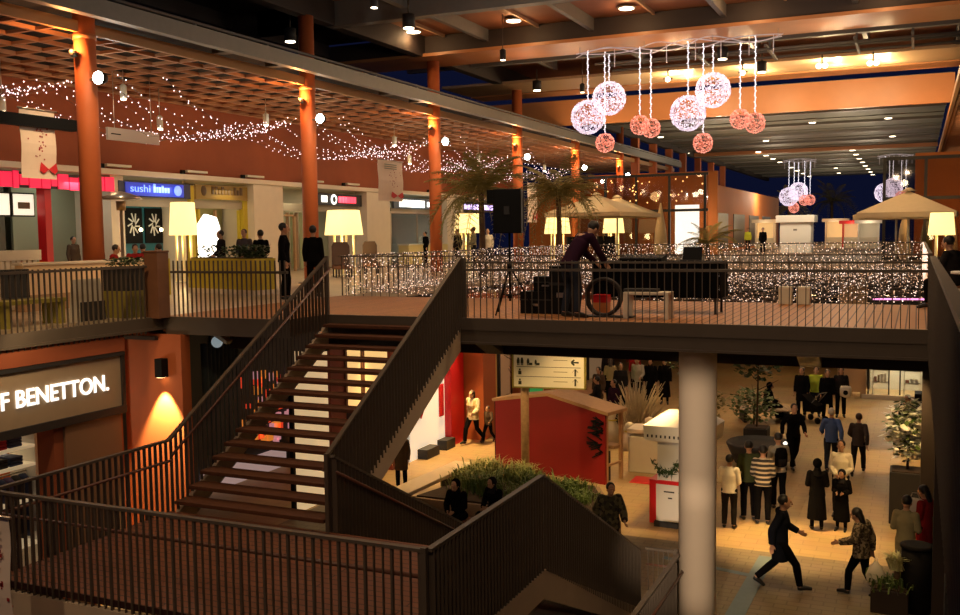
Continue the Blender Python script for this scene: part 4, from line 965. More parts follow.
def palm(label, loc, H, L, nf, seed, r=.11):
    rr = random.Random(seed); o = thing('palm_tree', label, 'palm', loc)
    MB().tube([(0,0,0),(.03,.02,H*.5),(0,0,H)], [r*1.3, r, r*.9], 10).build('trunk', bark, o)
    fm = [frond_mesh(L, d, seed=seed+i) for i, d in enumerate((.5, .95, 1.35))]
    for i in range(nf):
        inst('frond', fm[i % 3], o, (0,0,H-.03), (rr.uniform(-.2,.2), rr.uniform(-.75,.35) if i%3 else rr.uniform(-1.1,-.2), i*2.4+rr.uniform(-.2,.2)), (rr.uniform(.8,1.1),)*3)
    return o
palm('feathery palm crown on the left deck behind the black loudspeaker', (-13.9, 31.0, 0), 2.95, 2.15, 64, 3)
palm('feathery palm between the loudspeaker and the disc jockey', (-13.9, 39.0, 0), 3.1, 2.3, 64, 8)
palm('low bushy palm before the tall glass frame of the pavilion', (-9.4, 48.0, 0), .9, 1.9, 30, 14)
palm('far palm behind the orange building end', (-13.0, 112.0, 0), 4.0, 3.2, 26, 21, .2)
palm('dark far tree-like palm right of the far hanging balls', (-10.4, 136.0, 0), 5.2, 4.0, 30, 25, .2)
# planting bed by the directory sign
o = thing('planting_bed', 'low planted bed around the directory post behind the dark stair rail', 'planting bed', (-11.0, 20.2, G))
MB().prism([(0,0),(5.2,0),(3.9,2.6),(.7,3.0)], 'z', 0, .32).build('kerb', mat('bed kerb', (.3,.2,.12), .8, var=.2), o); MB().prism([(.1,.1),(5.0,.1),(3.8,2.5),(.8,2.85)], 'z', .32, .36).build('soil', soil, o)
def grass_clump(name, label, loc, n, L, spread, seed, mt, cat='plant', grp=None):
    rr = random.Random(seed); m = MB()
    for i in range(n):
        a = rr.uniform(0,2*PI); x, y = rr.gauss(0,spread*.35), rr.gauss(0,spread*.35); l = L*rr.uniform(.6,1.1); out = rr.uniform(.3,.9)*l; t = Vector((-math.sin(a),math.cos(a),0))*.014
        p0 = Vector((x,y,0)); p1 = p0+Vector((math.cos(a)*out*.45, math.sin(a)*out*.45, l*.62)); p2 = p0+Vector((math.cos(a)*out, math.sin(a)*out, l*.70))
        m.add([p0-t,p0+t,p1+t,p2,p1-t], [(0,1,2,4),(4,2,3)])
    return tag(m.build(name, mt, None, loc), label, cat, grp)
for i, (x, y, l, mt) in enumerate(((-9.95,21.9,.85,leaf_pale),(-9.2,22.1,.7,leaf_pale),(-10.1,21.2,.7,leaf_pale),(-8.6,21.6,.6,leaf_mid),(-8.0,21.2,.5,leaf_mid),(-7.6,21.6,.45,leaf_mid),(-9.5,20.8,.7,leaf_mid),(-7.2,20.7,.4,leaf_mid),(-8.4,20.6,.5,leaf_mid))):
    grass_clump('ornamental_grass', ['tall pale arching grass left of the directory post','pale grass just behind the directory post foot','pale grass beside the seated women','green grass clump below the red kiosk wall, left','green grass clump below the red kiosk wall, middle','low green clump below the right end of the red kiosk','green grass clump between the seated women and the rail peak','low green clump at the right tip of the planted bed','green grass clump behind the peak of the dark rail'][i], (x, y+.45, G+.35), 260, l*.85, .7, 40+i, mt)
def leafy(name, label, loc, H, r, n, seed, mts, pot=None, leaf=.14, cat='plant', trunk=True, oval=1.2):
    rr = random.Random(seed); o = thing(name, label, cat, loc); z0 = 0
    if pot:
        w_, h_, pm = pot; m = MB().prism([(-w_/2,-w_/2),(w_/2,-w_/2),(w_/2,w_/2),(-w_/2,w_/2)], 'z', 0, h_); m.build('planter', pm, o, bevel=.015); MB().box(-w_*.44,w_*.44,-w_*.44,w_*.44,h_,h_+.02).build('soil', soil, o); z0 = h_+.02
    if trunk:
        m = MB(); m.tube([(0,0,z0),(.03,0,z0+H*.5),(0,.02,z0+H*.85)], [.03,.025,.012], 7)
        for k in range(7):
            a = k*2.4; z = z0+H*(.3+.08*k); m.tube([(0,0,z),(r*.7*math.cos(a), r*.7*math.sin(a), z+r*.4)], [.014,.006], 5)
        m.build('stem', bark, o)
    for q, mt in enumerate(mts):
        m = MB()
        for i in range(n//len(mts)):
            d = Vector((rr.gauss(0,1),rr.gauss(0,1),rr.gauss(0,1))).normalized()*(rr.random()**.4)*r; c = Vector((d.x,d.y,d.z*oval+z0+H-r*oval*.9)); a = rr.uniform(0,2*PI); e = rr.uniform(-.7,.7); l = leaf*rr.uniform(.7,1.2)
            u = Vector((math.cos(a)*math.cos(e), math.sin(a)*math.cos(e), math.sin(e))); v = Vector((-math.sin(a),math.cos(a),rr.uniform(-.4,.4)))*.34
            m.add([c, c+u*l*.5+v*l, c+u*l, c+u*l*.5-v*l], [(0,1,2,3)])
        m.build('foliage' if q == 0 else 'flower_cluster', mt, o)
    return o
petal = mat('white petal', (.88,.88,.76), .6)
leafy('flowering_shrub', 'white-flowered shrub in a tall dark square planter at the right', (-.12, 23.6, G), 1.55, .48, 760, 5, [leaf_mid, petal, petal], (.72, 1.18, darkgrey), .19, oval=1.5)
o = leafy('potted_palm', 'small pale spiky plant in a low planter beside the dark bin', (-.33, 17.9, G), .1, .1, 10, 6, [leaf_mid], (.6, .42, MATS['dark brown pier']), .05, trunk=False)
grass_clump('foliage', 'x', (0,0,.44), 140, .22, .5, 77, leaf_mid).parent = o
MB().tube([(.1,0,.44),(.11,0,.72)], .05, 8).build('trunk', bark, o); k = grass_clump('crown', 'x', (.1,0,.72), 170, .36, .12, 78, mat('cream spiky leaf', (.62,.62,.30), .5)); k.parent = o
for ch in o.children:
    for p in ('label', 'category', 'group'):
        if p in ch: del ch[p]
leafy('potted_tree', 'dark leafy tree with small lights left of the cream column', (-6.3, 29.3, G), 3.6, .85, 520, 7, [leaf_dark], (.7,.6,darkgrey), .24, oval=1.3)
leafy('potted_tree', 'dark leafy tree just right of the cream column', (-4.4, 30.3, G), 3.7, .9, 560, 17, [leaf_dark], (.7,.6,darkgrey), .24, oval=1.4)
leafy('leafy_shrub', 'spreading olive shrub behind the bench at the far court', (-4.9, 33.0, G), 1.4, .8, 420, 27, [leaf_mid], None, .2, oval=.8)
leafy('leafy_shrub', 'olive shrub between the pale decorations and the cream column', (-6.4, 31.9, G), 1.6, .8, 420, 28, [leaf_olive], None, .2, oval=.9)
leafy('clipped_bush', 'round clipped ball bush in a green pot behind the red kiosk corner', (-12.45, 30.1, G), 1.95, .36, 500, 31, [leaf_mid], (.5, 1.15, mat('green pot', (.12,.35,.03), .5)), .08, oval=1.)
o = thing('dried_decoration', 'pale bundle of dried branches and white wrapped figures by the court path', 'decoration', (-7.9, 29.3, G))
rr = random.Random(4); m = MB()
for i in range(150):
    a = rr.uniform(0,2*PI); l = rr.uniform(.8,2.0); o_ = rr.uniform(.1,.75); m.tube([(rr.uniform(-.3,.3),rr.uniform(-.3,.3),.1),(o_*math.cos(a)*.7,o_*math.sin(a)*.7,l*.7),(o_*math.cos(a)*1.2,o_*math.sin(a)*1.2,l)], .014, 3)
m.build('branches', mat('dried branch', (.42,.33,.2), .8, var=.3), o); MB().lathe([(.35,0),(.42,.5),(.38,.55)],12).build('pot', offwhite, o)
for i, (x, y, h) in enumerate(((-8.6,28.9,1.2),(-7.35,28.75,1.0),(-7.9,28.5,.85))):
    k = thing('wrapped_figure', ['tallest white wrapped figure beside the dried branches','white wrapped figure right of the dried branches','small white wrapped figure before the dried branches'][i], 'figure', (x, y, G)); MB().lathe([(.3,0),(.26,h*.4),(.17,h*.6),(.1,h*.66),(.16,h*.8),(.14,h*.94),(.03,h)],12).build('wrapping', mat('pale wrapping',(.6,.52,.38),.5,var=.15), k); MB().lathe([(.11,h*.645),(.19,h*.66),(.12,h*.68)],12).build('collar', yellow, k)

# ================================================================== KIOSKS, BENCHES AND FURNITURE
o = thing('red_kiosk', 'red gabled market kiosk with pale timber roof edges', 'kiosk', (-9.15, 24.68, G), R(-15.8))
MB().prism([(-1.85,0),(1.85,0),(1.85,1.86),(0,2.18),(-1.85,1.86)], 'y', 0, .08).build('back_wall', red, o)
MB().box(-1.85,-1.77,  .08,.9,0,1.86).build('side_wall', red, o)
for t in (-1, 1): MB().prism([(0,2.18),(t*1.95,1.845),(t*1.95,1.93),(0,2.27)], 'y', -.02, .95).build('roof_panel', wood_pale, o)
for x, y in ((1.80,.13),(1.80,.86),(-1.80,.86)): MB().box(x-.045,x+.045,y-.045,y+.045,0,1.86).build('post', wood_pale, o)
MB().box(-1.75,1.8,.55,.9,.85,.93).build('counter', wood_pale, o); MB().box(1.76,1.84,.17,.82,.45,.5).build('side_rail', wood_pale, o); MB().box(1.2,1.7,.15,.5,0,.8).build('cupboard', darkgrey, o)
MB().box(-1.88,-1.86,.0,.9,0,1.85).build('dark_edge', black, o)
m = MB(); rr = random.Random(3)
for k in range(34):
    z = rr.uniform(.9,1.95); x = 1.62+.2*rr.random(); z *= .9; m.tube([(x,-.03,z),(x-rr.uniform(.1,.35),-.06,z+rr.uniform(-.15,.15))], .018, 4)
m.build('branch_decoration', black, o)
tag(MB().box(-.35,.35,-.35,.35,0,.02).build('red_floor_mat', red_gloss, None, (-6.5,25.0,G+.0)), 'small red mat on the paving beside the red kiosk', 'mat')
o = thing('white_crate', 'pale box stacked behind the open end of the red kiosk', 'box', (-6.75, 26.2, G)); MB().box(-.45,.45,-.4,.4,0,1.0).build('body', offwhite, o, bevel=.02); MB().box(-.48,.48,-.43,.43,1.1,1.2).build('lid', cream, o)
o = thing('white_kiosk', 'white booth with a flared lid roof and red base behind the cream column', 'kiosk', (-4.72, 21.55, G), R(-3))
o.scale = (.8,.8,1)
MB().box(-.62,.62,-.5,.5,.1,1.98).build('body', white, o); MB().box(-.7,.7,-.58,.58,0,.12).build('plinth', darkgrey, o)
MB().box(-.64,.64,-.56,-.5,.14,.98).build('front_panel', white, o); MB().box(-.66,.66,-.57,.5,.98,1.06).build('red_ledge', red_gloss, o); MB().box(-.9,-.62,-.35,.5,.02,1.02).build('red_side', red_gloss, o)
m = MB(); m.add([(-.92,-.75,1.98),(.92,-.75,1.98),(.92,.75,1.98),(-.92,.75,1.98),(-.95,-.78,2.32),(.95,-.78,2.32),(.95,.78,2.32),(-.95,.78,2.32),(-.55,-.4,2.55),(.55,-.4,2.55),(.55,.4,2.55),(-.55,.4,2.55)], [(3,2,1,0),(0,1,5,4),(1,2,6,5),(2,3,7,6),(3,0,4,7),(4,5,9,8),(5,6,10,9),(6,7,11,10),(7,4,8,11),(8,9,10,11)]); m.build('lid_roof', white, o)
m = MB()
for k in range(14): m.box(-.84+.125*k,-.80+.125*k,-.79,-.76,2.06,2.12)
m.build('dentil_holes', darkgrey, o)
m = MB(); rr = random.Random(8)
for k in range(320):
    f = rr.random(); x = -.75+1.5*f; z = 1.45-.22*math.sin(PI*((f*2)%1)); c = Vector((x,-.55+rr.gauss(0,.05),z+rr.gauss(0,.05))); d = Vector((rr.gauss(0,.07),rr.gauss(0,.07),rr.gauss(0,.07))); e = Vector((.02,0,.02)); m.add([c-e,c+e,c+d],[(0,1,2)])
m.build('garland', leaf_dark, o); m = MB()
for k, (x, z, w_) in enumerate(((-.42,.8,.3),(-.3,.66,.12),(-.0,.8,.2))): m.box(x,x+w_,-.566,-.56,z,z+.03)
m.build('lettering', darkgrey, o)
o = thing('stone_bench', 'long pale stone bench running away beside the planted bed', 'bench', (-11.35, 19.2, G), R(-3)); MB().box(-.3,.3,0,4.3,.36,.46).build('seat', mat('pale stone', (.62,.5,.33), .5, var=.1), o, bevel=.015); MB().box(-.2,.2,.2,1.0,0,.36).build('leg', darkgrey, o); MB().box(-.2,.2,3.3,4.1,0,.36).build('leg', darkgrey, o)
o = thing('slatted_bench', 'grey slatted bench the black-robed woman sits on', 'bench', (-4.75, 34.6, G), R(20)); m = MB()
for k in range(9): m.box(-.9+.2*k,-.72+.2*k,-.55,.55,.4,.45)
m.build('slat_seat', mat('grey slat', (.35,.27,.18), .7), o); MB().box(-.8,-.7,-.4,.4,0,.4).build('leg', darkgrey, o); MB().box(.65,.75,-.4,.4,0,.4).build('leg', darkgrey, o)
o = thing('round_planter', 'low dark round planter behind the boy in white', 'planter', (-4.0, 28.2, G)); MB().lathe([(.7,0),(.95,.55),(.9,.6),(.8,.5)], 20).build('bowl', darkgrey, o); tag(MB().ball((0,0,0),.07).build('globe_lamp', mat('small white globe',(1,1,.9),emis=(1,.95,.8),es=2), None, (-3.35,28.6,G+.5)), 'tiny white globe light beside the dark round planter', 'lamp')
o = thing('litter_bin', 'dark cylindrical bin standing at the lower right', 'bin', (.09, 18.0, G)); MB().lathe([(.25,0),(.25,1.12)], 24).build('body', mat('near black bin', (.008,.007,.0065), .7, spec=.15), o); MB().lathe([(.27,1.12),(.27,1.17),(.2,1.18)], 24).build('rim', MATS['near black bin'], o)
o = thing('dark_cabinet', 'dark blue-grey cabinet at the lower right corner under the right deck', 'cabinet', (.56, 15.6, G)); MB().box(-.10,.22,-.2,.3,0,1.5).build('body', mat('blue grey dark', (.03,.035,.045), .6), o, bevel=.01); MB().box(-.10,.22,-.22,-.2,.1,1.4).build('door', darkgrey, o)

# ---- upper deck furniture on the left
o = thing('yellow_planter', 'long mustard planter box before the giant lamp', 'planter', (-17.6, 21.6, 0), R(-16)); MB().box(-1.1,1.95,-.35,.35,.12,.95).build('box', yellow, o); MB().box(-1.15,2.0,-.4,.4,0,.12).build('plinth', cream, o); MB().box(-1.0,1.9,-.3,.3,.95,.97).build('soil', soil, o)
m = MB(); rr = random.Random(12)
for i in range(500):
    c = Vector((rr.uniform(.9,1.8) if rr.random()<.8 else rr.uniform(-1,.9), rr.uniform(-.3,.3), .97+rr.random()*.32)); a = rr.uniform(0,6.3); u = Vector((math.cos(a)*.1,math.sin(a)*.1,.05)); v = Vector((-math.sin(a)*.04,math.cos(a)*.04,.0)); m.add([c-u*.3,c+v,c+u,c-v],[(0,1,2,3)])
m.build('foliage', leaf_dark, o)
o = thing('yellow_planter', 'short mustard planter left of the nearest terracotta column', 'planter', (-18.9, 16.2, 0)); MB().box(-.4,.4,-.4,.4,0,1.0).build('box', yellow, o); m = MB()
for k in range(5): m.box(.4,.42,-.35+.15*k,-.28+.15*k,.05,.95)
m.build('slat', olive_m, o)
o = thing('yellow_planter', 'mustard planter right of the nearest terracotta column', 'planter', (-19.0, 20.0, 0)); MB().box(-.7,.7,-.35,.35,0,.98).build('box', yellow, o); m = MB()
for k in range(7): m.box(-.6+.2*k,-.5+.2*k,-.37,-.35,.05,.95)
m.build('slat', olive_m, o)
o = thing('slatted_fence', 'low white slatted fence at the left edge behind the deck rail', 'fence', (-17.6, 13.2, 0)); m = MB()
for k in range(16): m.box(-.03,.03,.14*k,.14*k+.09,.1,1.08)
m.build('slat', cream, o); MB().box(-.05,.05,-.1,2.3,1.08,1.3).build('top_rail', cream, o); MB().box(-.04,.04,-.1,2.3,.02,.12).build('bottom_rail', cream, o)
o = thing('low_wall', 'low cream-faced wall behind the left deck furniture', 'wall', (-17.2, 14.6, 0)); MB().box(-.12,.12,0,3.9,.35,.98).build('face', mat('cream lit face', (.80,.58,.33), .6), o); MB().box(-.14,.14,-.02,3.92,0,.35).build('base', wood_pale, o); MB().box(-.16,.16,-.05,3.95,.98,1.03).build('coping', cream, o)  # cream upper face above a pale timber base
o = thing('deck_bench', 'olive wooden bench close behind the left deck rail', 'bench', (-14.3, 11.6, 0)); MB().box(-.25,.25,0,1.35,.40,.47).build('seat', olive_m, o)
for y in (.05, 1.18): MB().box(-.22,.22,y,y+.12,0,.40).build('leg', olive_m, o)
o = thing('cafe_chair', 'mustard cafe chair at the left edge behind the rail', 'chair', (-14.9, 11.5, 0), R(20)); MB().box(-.24,.24,-.24,.24,.42,.46).build('seat', yellow, o); MB().box(-.24,-.20,-.24,.24,.46,.92).build('backrest', yellow, o)
for sx in (-.21,.21):
    for sy in (-.21,.21): MB().box(sx-.02,sx+.02,sy-.02,sy+.02,0,.42).build('leg', olive_m, o)
o = thing('dining_chair_dark', 'dark cafe chair beside the mustard one behind the rail', 'chair', (-14.9, 12.6, 0), R(-30)); o.name = 'cafe_chair'; MB().box(-.24,.24,-.24,.24,.42,.46).build('seat', darkgrey, o); MB().box(-.24,-.20,-.24,.24,.46,.98).build('backrest', darkgrey, o)
for sx in (-.21,.21):
    for sy in (-.21,.21): MB().box(sx-.02,sx+.02,sy-.02,sy+.02,0,.42).build('leg', darkgrey, o)
o = thing('a_board', 'leaning grey display board with a dark lower panel behind the left rail', 'display board', (-14.0, 13.35, 0), R(90)); o.name = 'display_board'; MB().prism([(-.45,0),(.42,0),(.30,.78),(-.36,.78)], 'y', -.03, .0).build('panel', mat('grey board', (.42,.38,.30), .6), o); MB().box(-.2,.38,-.05,-.03,.0,.36).build('dark_panel', darkgrey, o); MB().bar((0,0,.7),(0,.35,0),.04,.04).build('strut', steel, o)
o = thing('deck_planter', 'dark planter with olive base beside the square corner post', 'planter', (-13.95, 14.3, 0)); MB().box(-.3,.3,-.3,.3,0,.52).build('base', olive_m, o); MB().box(-.3,.3,-.3,.3,.52,.98).build('box', darkgrey, o); m = MB(); rr = random.Random(6)
for i in range(120):
    c = Vector((rr.uniform(-.28,.28),rr.uniform(-.28,.28),.98+.15*rr.random())); a = rr.uniform(0,6.3); u = Vector((math.cos(a)*.08,math.sin(a)*.08,.03)); m.add([c,c+u+Vector((.02,.02,0)),c+u*1.5,c+u-Vector((.02,.02,0))],[(0,1,2,3)])
m.build('foliage', leaf_dark, o)
o = thing('patio_heater', 'steel mushroom patio heater before the teal shop', 'heater', (-20.0, 20.4, 0)); MB().lathe([(.22,0),(.22,.75),(.05,.8),(.04,2.3)], 16).build('body', steel, o); MB().lathe([(.12,2.3),(.13,2.55)], 14).build('burner', mat('heater mesh',(.6,.4,.2),.4,.7), o); MB().lathe([(.58,2.6),(.5,2.68),(.12,2.80),(.02,2.82)], 20).build('hood', steel, o)
for i, (x, y) in enumerate(((-21.4,31.0),(-20.9,30.4),(-21.5,33.4))):
    o = thing('lounge_chair', ['brown high-backed chair left of the giant lamp legs','brown high-backed chair between the giant lamp legs','brown high-backed chair right of the giant lamp legs'][i], 'chair', (x+1.6, y+.2, 0), R(200)); MB().box(-.3,.3,-.3,.3,.3,.46).build('seat', wood_brown, o, bevel=.03); m = MB(); m.prism([(-.28,.46),(.28,.46),(.28,1.15),(.2,1.3),(-.2,1.3),(-.28,1.15)], 'y', .24, .32); m.build('backrest', mat('brown fabric',(.09,.05,.035),.8), o)
    for sx in (-.24,.24):
        for sy in (-.24,.24): MB().box(sx-.025,sx+.025,sy-.025,sy+.025,0,.3).build('leg', darkgrey, o)

# ---- disc jockey set on the bridge
o = thing('loudspeaker', 'black loudspeaker box up on a tripod stand', 'loudspeaker', (-6.98, 16.85, 1.52), R(10)); m = MB(); m.prism([(-.27,-.2),(.27,-.2),(.22,.22),(-.22,.22)], 'z', 0, .82); m.build('cabinet', black, o, bevel=.015); MB().box(-.24,.24,.2,.225,.04,.78).build('grille', darkgrey, o); MB().box(-.05,.05,-.23,-.2,.35,.5).build('handle', darkgrey, o)
k = MB().box(-.44,-.27,.05,.3,.56,.82).build('side_box', black, o)
for lab, loc, h in (('black tripod stand under the large loudspeaker', (-6.98,16.85,0), 1.52)),:
    o = thing('speaker_stand', lab, 'stand', loc); MB().tube([(0,0,.25),(0,0,h)], .022).build('pole', black, o); MB().lathe([(.045,.85),(.045,.95)],10).lathe([(.045,.3),(.045,.38)],10).build('collar', black, o)
    for k in range(3):
        t = k*2*PI/3+.35; c, s = math.cos(t), math.sin(t); MB().tube([(0,0,.9),(.5*c,.5*s,.015)], .016).build('leg', black, o); MB().tube([(0,0,.34),(.28*c,.28*s,.4)], .01).build('brace', black, o)
o = thing('dj_table', 'long table draped in black cloth on the footbridge', 'table', (-5.6, 17.7, 0)); m = MB()
pl = [(-.05+.03*math.sin(k*2.1), k) for k in range(21)]
m.box(0,2.35,0,.75,.93,.96).build('top', black_cloth, o); m = MB()
N_ = 60; top = [(2.35*i/N_, -.01+.025*math.sin(i*1.15), .95) for i in range(N_+1)]; bot = [(x, y-.02, .30) for x, y, z in top]
m.add(top+bot, [(i, i+1, N_+2+i, N_+1+i) for i in range(N_)]); c = m.build('front_cloth', black_cloth, o); c.modifiers.new('thick','SOLIDIFY').thickness = .01
MB().box(-.02,0,0,.75,.02,.95).build('side_cloth', black_cloth, o); MB().box(2.35,2.37,0,.75,.3,.95).build('side_cloth', black_cloth, o)
for x in (.08, 2.27):
    for y in (.08,.67): MB().box(x-.02,x+.02,y-.02,y+.02,0,.93).build('leg', darkgrey, o)
for i, (x, z, w_, d_, h_) in enumerate(((-6.55,0,.62,.5,.42),(-6.35,.42,.5,.45,.28),(-6.05,.0,.45,.5,.9))):
    k = thing('equipment_case', ['low black equipment case left of the disc jockey','black case stacked on the low case left of the disc jockey','tall black equipment case beside the disc jockey'][i], 'case', (x, 17.3, z)); MB().box(-w_/2,w_/2,-d_/2,d_/2,0,h_).build('body', black, k, bevel=.012); MB().box(-w_/2-.005,w_/2+.005,-d_/2-.005,d_/2+.005,h_*.6,h_*.66).build('band', darkgrey, k); MB().box(-.07,.07,-d_/2-.02,-d_/2,h_*.35,h_*.45).build('handle', steel, k)
o = thing('mixing_desk', 'flat black mixing desk on the draped table', 'mixer', (-4.75, 18.1, .96)); MB().prism([(-.22,0),(.22,0),(.22,.12),(-.22,.06)], 'x', -.4, .4).build('body', black, o); m = MB()
for k in range(8): m.box(-.34+.09*k,-.31+.09*k,-.12,-.06,.075,.11)
m.build('fader', steel, o)
o = thing('laptop', 'open dark laptop on the draped table behind the mixing desk', 'laptop', (-3.85, 18.1, .96)); MB().box(-.18,.18,-.12,.12,0,.02).build('keyboard_base', darkgrey, o); MB().prism([(.12,.02),(.135,.02),(.2,.26),(.185,.26)], 'x', -.18, .18).build('screen', black, o)
o = thing('coiled_cable', 'large dark ring of coiled cable standing by the disc jockey', 'cable', (-5.12, 16.75, .36)); m = MB()
for q in range(5): m.tube([(.31*math.cos(2*PI*k/28), .02*q-.04+.01*math.sin(k),   .325*math.sin(2*PI*k/28)) for k in range(29)], .034, 6, cap=False)
m.build('coil', mat('cable brown',(.022,.016,.014),.8), o); MB().box(-.35,.55,-.12,.16,-.36,-.335).build('foot_board', darkgrey, o)
o = thing('white_stool', 'small white four-legged table before the draped table', 'side table', (-4.28, 16.65, 0)); MB().box(-.4,.4,-.2,.2,.42,.47).build('top', cream, o, bevel=.008)
for sx in (-.36,.36):
    for sy in (-.16,.16): MB().box(sx-.04,sx+.04,sy-.035,sy+.035,0,.42).build('leg', cream, o)
tag(MB().box(-.3,.3,-.12,.12,0,.05).build('control_box', darkgrey, None, (-4.4,16.65,.472), bevel=.006), 'thin dark control box lying on the small white table', 'box')
o = thing('red_drink_crate', 'small red and orange crate on the bridge by the feet of the disc jockey', 'crate', (-5.35, 17.35, 0)); MB().box(-.14,.14,-.12,.12,0,.22).build('body', mat('orange crate',(.55,.2,.06),.6), o); MB().box(-.145,.145,-.125,.125,.22,.36).build('lid', red_gloss, o)
for i, x in enumerate((-2.45, -2.1)):
    o = thing('white_box', ['left of two small white boxes beyond the footbridge','right of two small white boxes beyond the footbridge'][i], 'box', (x, 20.7, 0)); MB().box(-.13,.13,-.12,.12,0,.36).build('body', offwhite, o, bevel=.01); MB().box(-.135,.135,-.125,.125,.30,.33).build('tape', cream, o)

# ---- parasols, pavilions and stalls beyond the well
def parasol(label, loc, r, zr, za, mt, n=8, rot=0.):
    o = thing('parasol', label, 'parasol', loc, rot); MB().tube([(0,0,0),(0,0,za)], .05, 10).build('pole', offwhite, o); MB().lathe([(.42,0),(.42,.09),(.1,.12)], 14).build('base', darkgrey, o)
    v = [(0,0,za)]+[(r*math.cos(2*PI*k/n), r*math.sin(2*PI*k/n), zr) for k in range(n)]+[(r*math.cos(2*PI*k/n), r*math.sin(2*PI*k/n), zr-.2) for k in range(n)]
    f = [(0,1+k,1+(k+1)%n) for k in range(n)]+[(1+k,1+n+k,1+n+(k+1)%n,1+(k+1)%n) for k in range(n)]
    c = MB().add(v, f).build('canopy', mt, o); c.modifiers.new('thick','SOLIDIFY').thickness = .012
    MB().lathe([(.3,za-.02),(.06,za+.12)], 8).build('cap', mt, o)
    for k in range(n): a = 2*PI*k/n; MB().bar((0,0,za-.5),(r*.6*math.cos(a),r*.6*math.sin(a),zr+(za-zr)*.4-.03),.02,.02).build('rib', wood_pale, o)
canvas = mat('beige canvas', (.62,.47,.28), .8, var=.08)
parasol('front beige parasol right of the disc jockey, white pole in view', (-15.2, 48.6, 0), 2.9, 2.55, 3.5, canvas, 4, R(40))
parasol('second beige parasol just right behind the front one', (-15.4, 53.0, 0), 2.9, 2.55, 3.5, canvas, 4, R(48))
parasol('large beige parasol at the right edge over the yellow lamp', (-.35, 41.8, 0), 2.45, 2.15, 3.0, canvas, 4, R(42))
parasol('second beige parasol behind the large right one', (-.9, 48.0, 0), 2.3, 2.15, 2.85, canvas, 4, R(40))
tag(MB().lathe([(.12,0),(.45,.3),(.36,1.6),(.12,2.9),(.04,3.3)], 10).build('folded_parasol', canvas, None, (-14.4,59,0)), 'tall folded beige parasol before the pavilion frame', 'parasol')
for i, (x, y) in enumerate(((-.6,40.8),(.1,42.5),(.55,43.2))): tag(MB().lathe([(.07,0),(.30,.3),(.22,1.5),(.05,2.3)], 10).build('folded_parasol', [canvas, olive_m, canvas][i], None, (x+(.0,.3,1.1)[i], y+(10,12,14)[i], 0)), ['pale folded parasol under the right-hand canopy, left one','olive folded parasol under the right-hand canopy','pale folded parasol under the right-hand canopy, right one'][i], 'parasol')
def pavilion(label, x0, x1, y, z1, xs, zs):
    o = thing('glass_pavilion', label, 'pavilion', (x0, y, 0)); m = MB(); L = x1-x0
    for x in xs: MB().box(x-x0-.07, x-x0+.07, -.07, .07, 0, z1).build('mullion', iron, o)
    for z in zs: MB().box(0, L, -.06, .06, z-.08, z+.08).build('transom', iron, o)
    MB().box(0, L, -.01, .01, .05, z1-.05).build('pane', pane_dark, o)
    return o
pavilion('dark-framed glass pavilion front behind the beige parasols', -20.2, -11.7, 60, 5.1, (-20.1,-18.2,-16.2,-14.1,-11.9), (.08,2.85,5.05))
pavilion('dark-framed glass pavilion at the right edge above the parasols', -1.6, 6, 52, 5.0, (-1.55,.3,2.6,5.9), (.08,3.0,4.95))
struct('wall_pavilion_back', MB().box(-20.5,-11.8,63.5,63.8,0,5.4), MATS['orange far wall'])
struct('wall_pavilion_right_back', MB().box(-.2,8,58,58.3,0,5.6), MATS['orange far wall'])
tag(MB().box(0,1.5,-.05,.05,0,3.2).build('illuminated_board', E_white_hot, None, (-14.0, 61.2, 0)), 'tall white lit panel inside the glass pavilion', 'light panel')
o = thing('white_crate_kiosk', 'white box kiosk with a wide overhanging lid beyond the lights', 'kiosk', (-7.6, 70, 0)); o.name = 'white_kiosk'; MB().box(-1.0,1.0,-1,1,0,2.05).build('body', white, o); MB().box(-1.25,1.25,-1.25,1.25,2.05,2.55).build('lid_roof', white, o, bevel=.04); MB().box(-.12,.12,-1.02,-1,1.5,1.62).build('plate', grey_light, o)
for i, (x, y, mt, h) in enumerate(((-6.4,88,cream,2.2),(-4.9,86,red_gloss,2.0),(-3.6,84,white,2.0),(-11.9,86,cream,2.2))):
    o = thing('market_stall', ['small cream-roofed stall beyond the white box kiosk','small red shelved stall beyond the lights','plain white panel stall at the right of the far row','small lit stall at the foot of the orange building'][i], 'stall', (x, y, 0))
    for sx in (-.75,.75): MB().box(sx-.06,sx+.06,-.5,.5,0,h).build('side_panel', mt, o)
    MB().box(-1.05,1.05,-.7,.7,h,h+.28).build('roof', mt, o); MB().box(-.75,.75,-.4,.4,0,.9).build('counter', offwhite, o); MB().box(-.7,.7,.4,.45,.9,h).build('back_panel', mat('lit stall back',(.8,.6,.3),emis=(1,.65,.3),es=.35) if i!=2 else white, o)  # back panels glow to stand in for light inside the stalls
    light('POINT', (x, y-1.2, 1.9), 22, (1,.75,.45), size=.15)
light('POINT', (-7.4, 66.5, 3.4), 85, (1,.85,.6), size=.3)
for x, y, p in ((-9.5,70,150),(-9.2,84,160),(-9.2,98,160),(-15.5,58,55),(-13,62.3,40),(3,55,100),(1,50,90)): light('POINT', (x, y, 2.2 if x>-14 else 3.8), p, (1,.55,.2), size=.3)
for x, y in ((-15.3,46.5),(-14,51),(-.8,39.3)): light('POINT', (x, y, 4.3), 70, (1,.8,.5), size=.2)
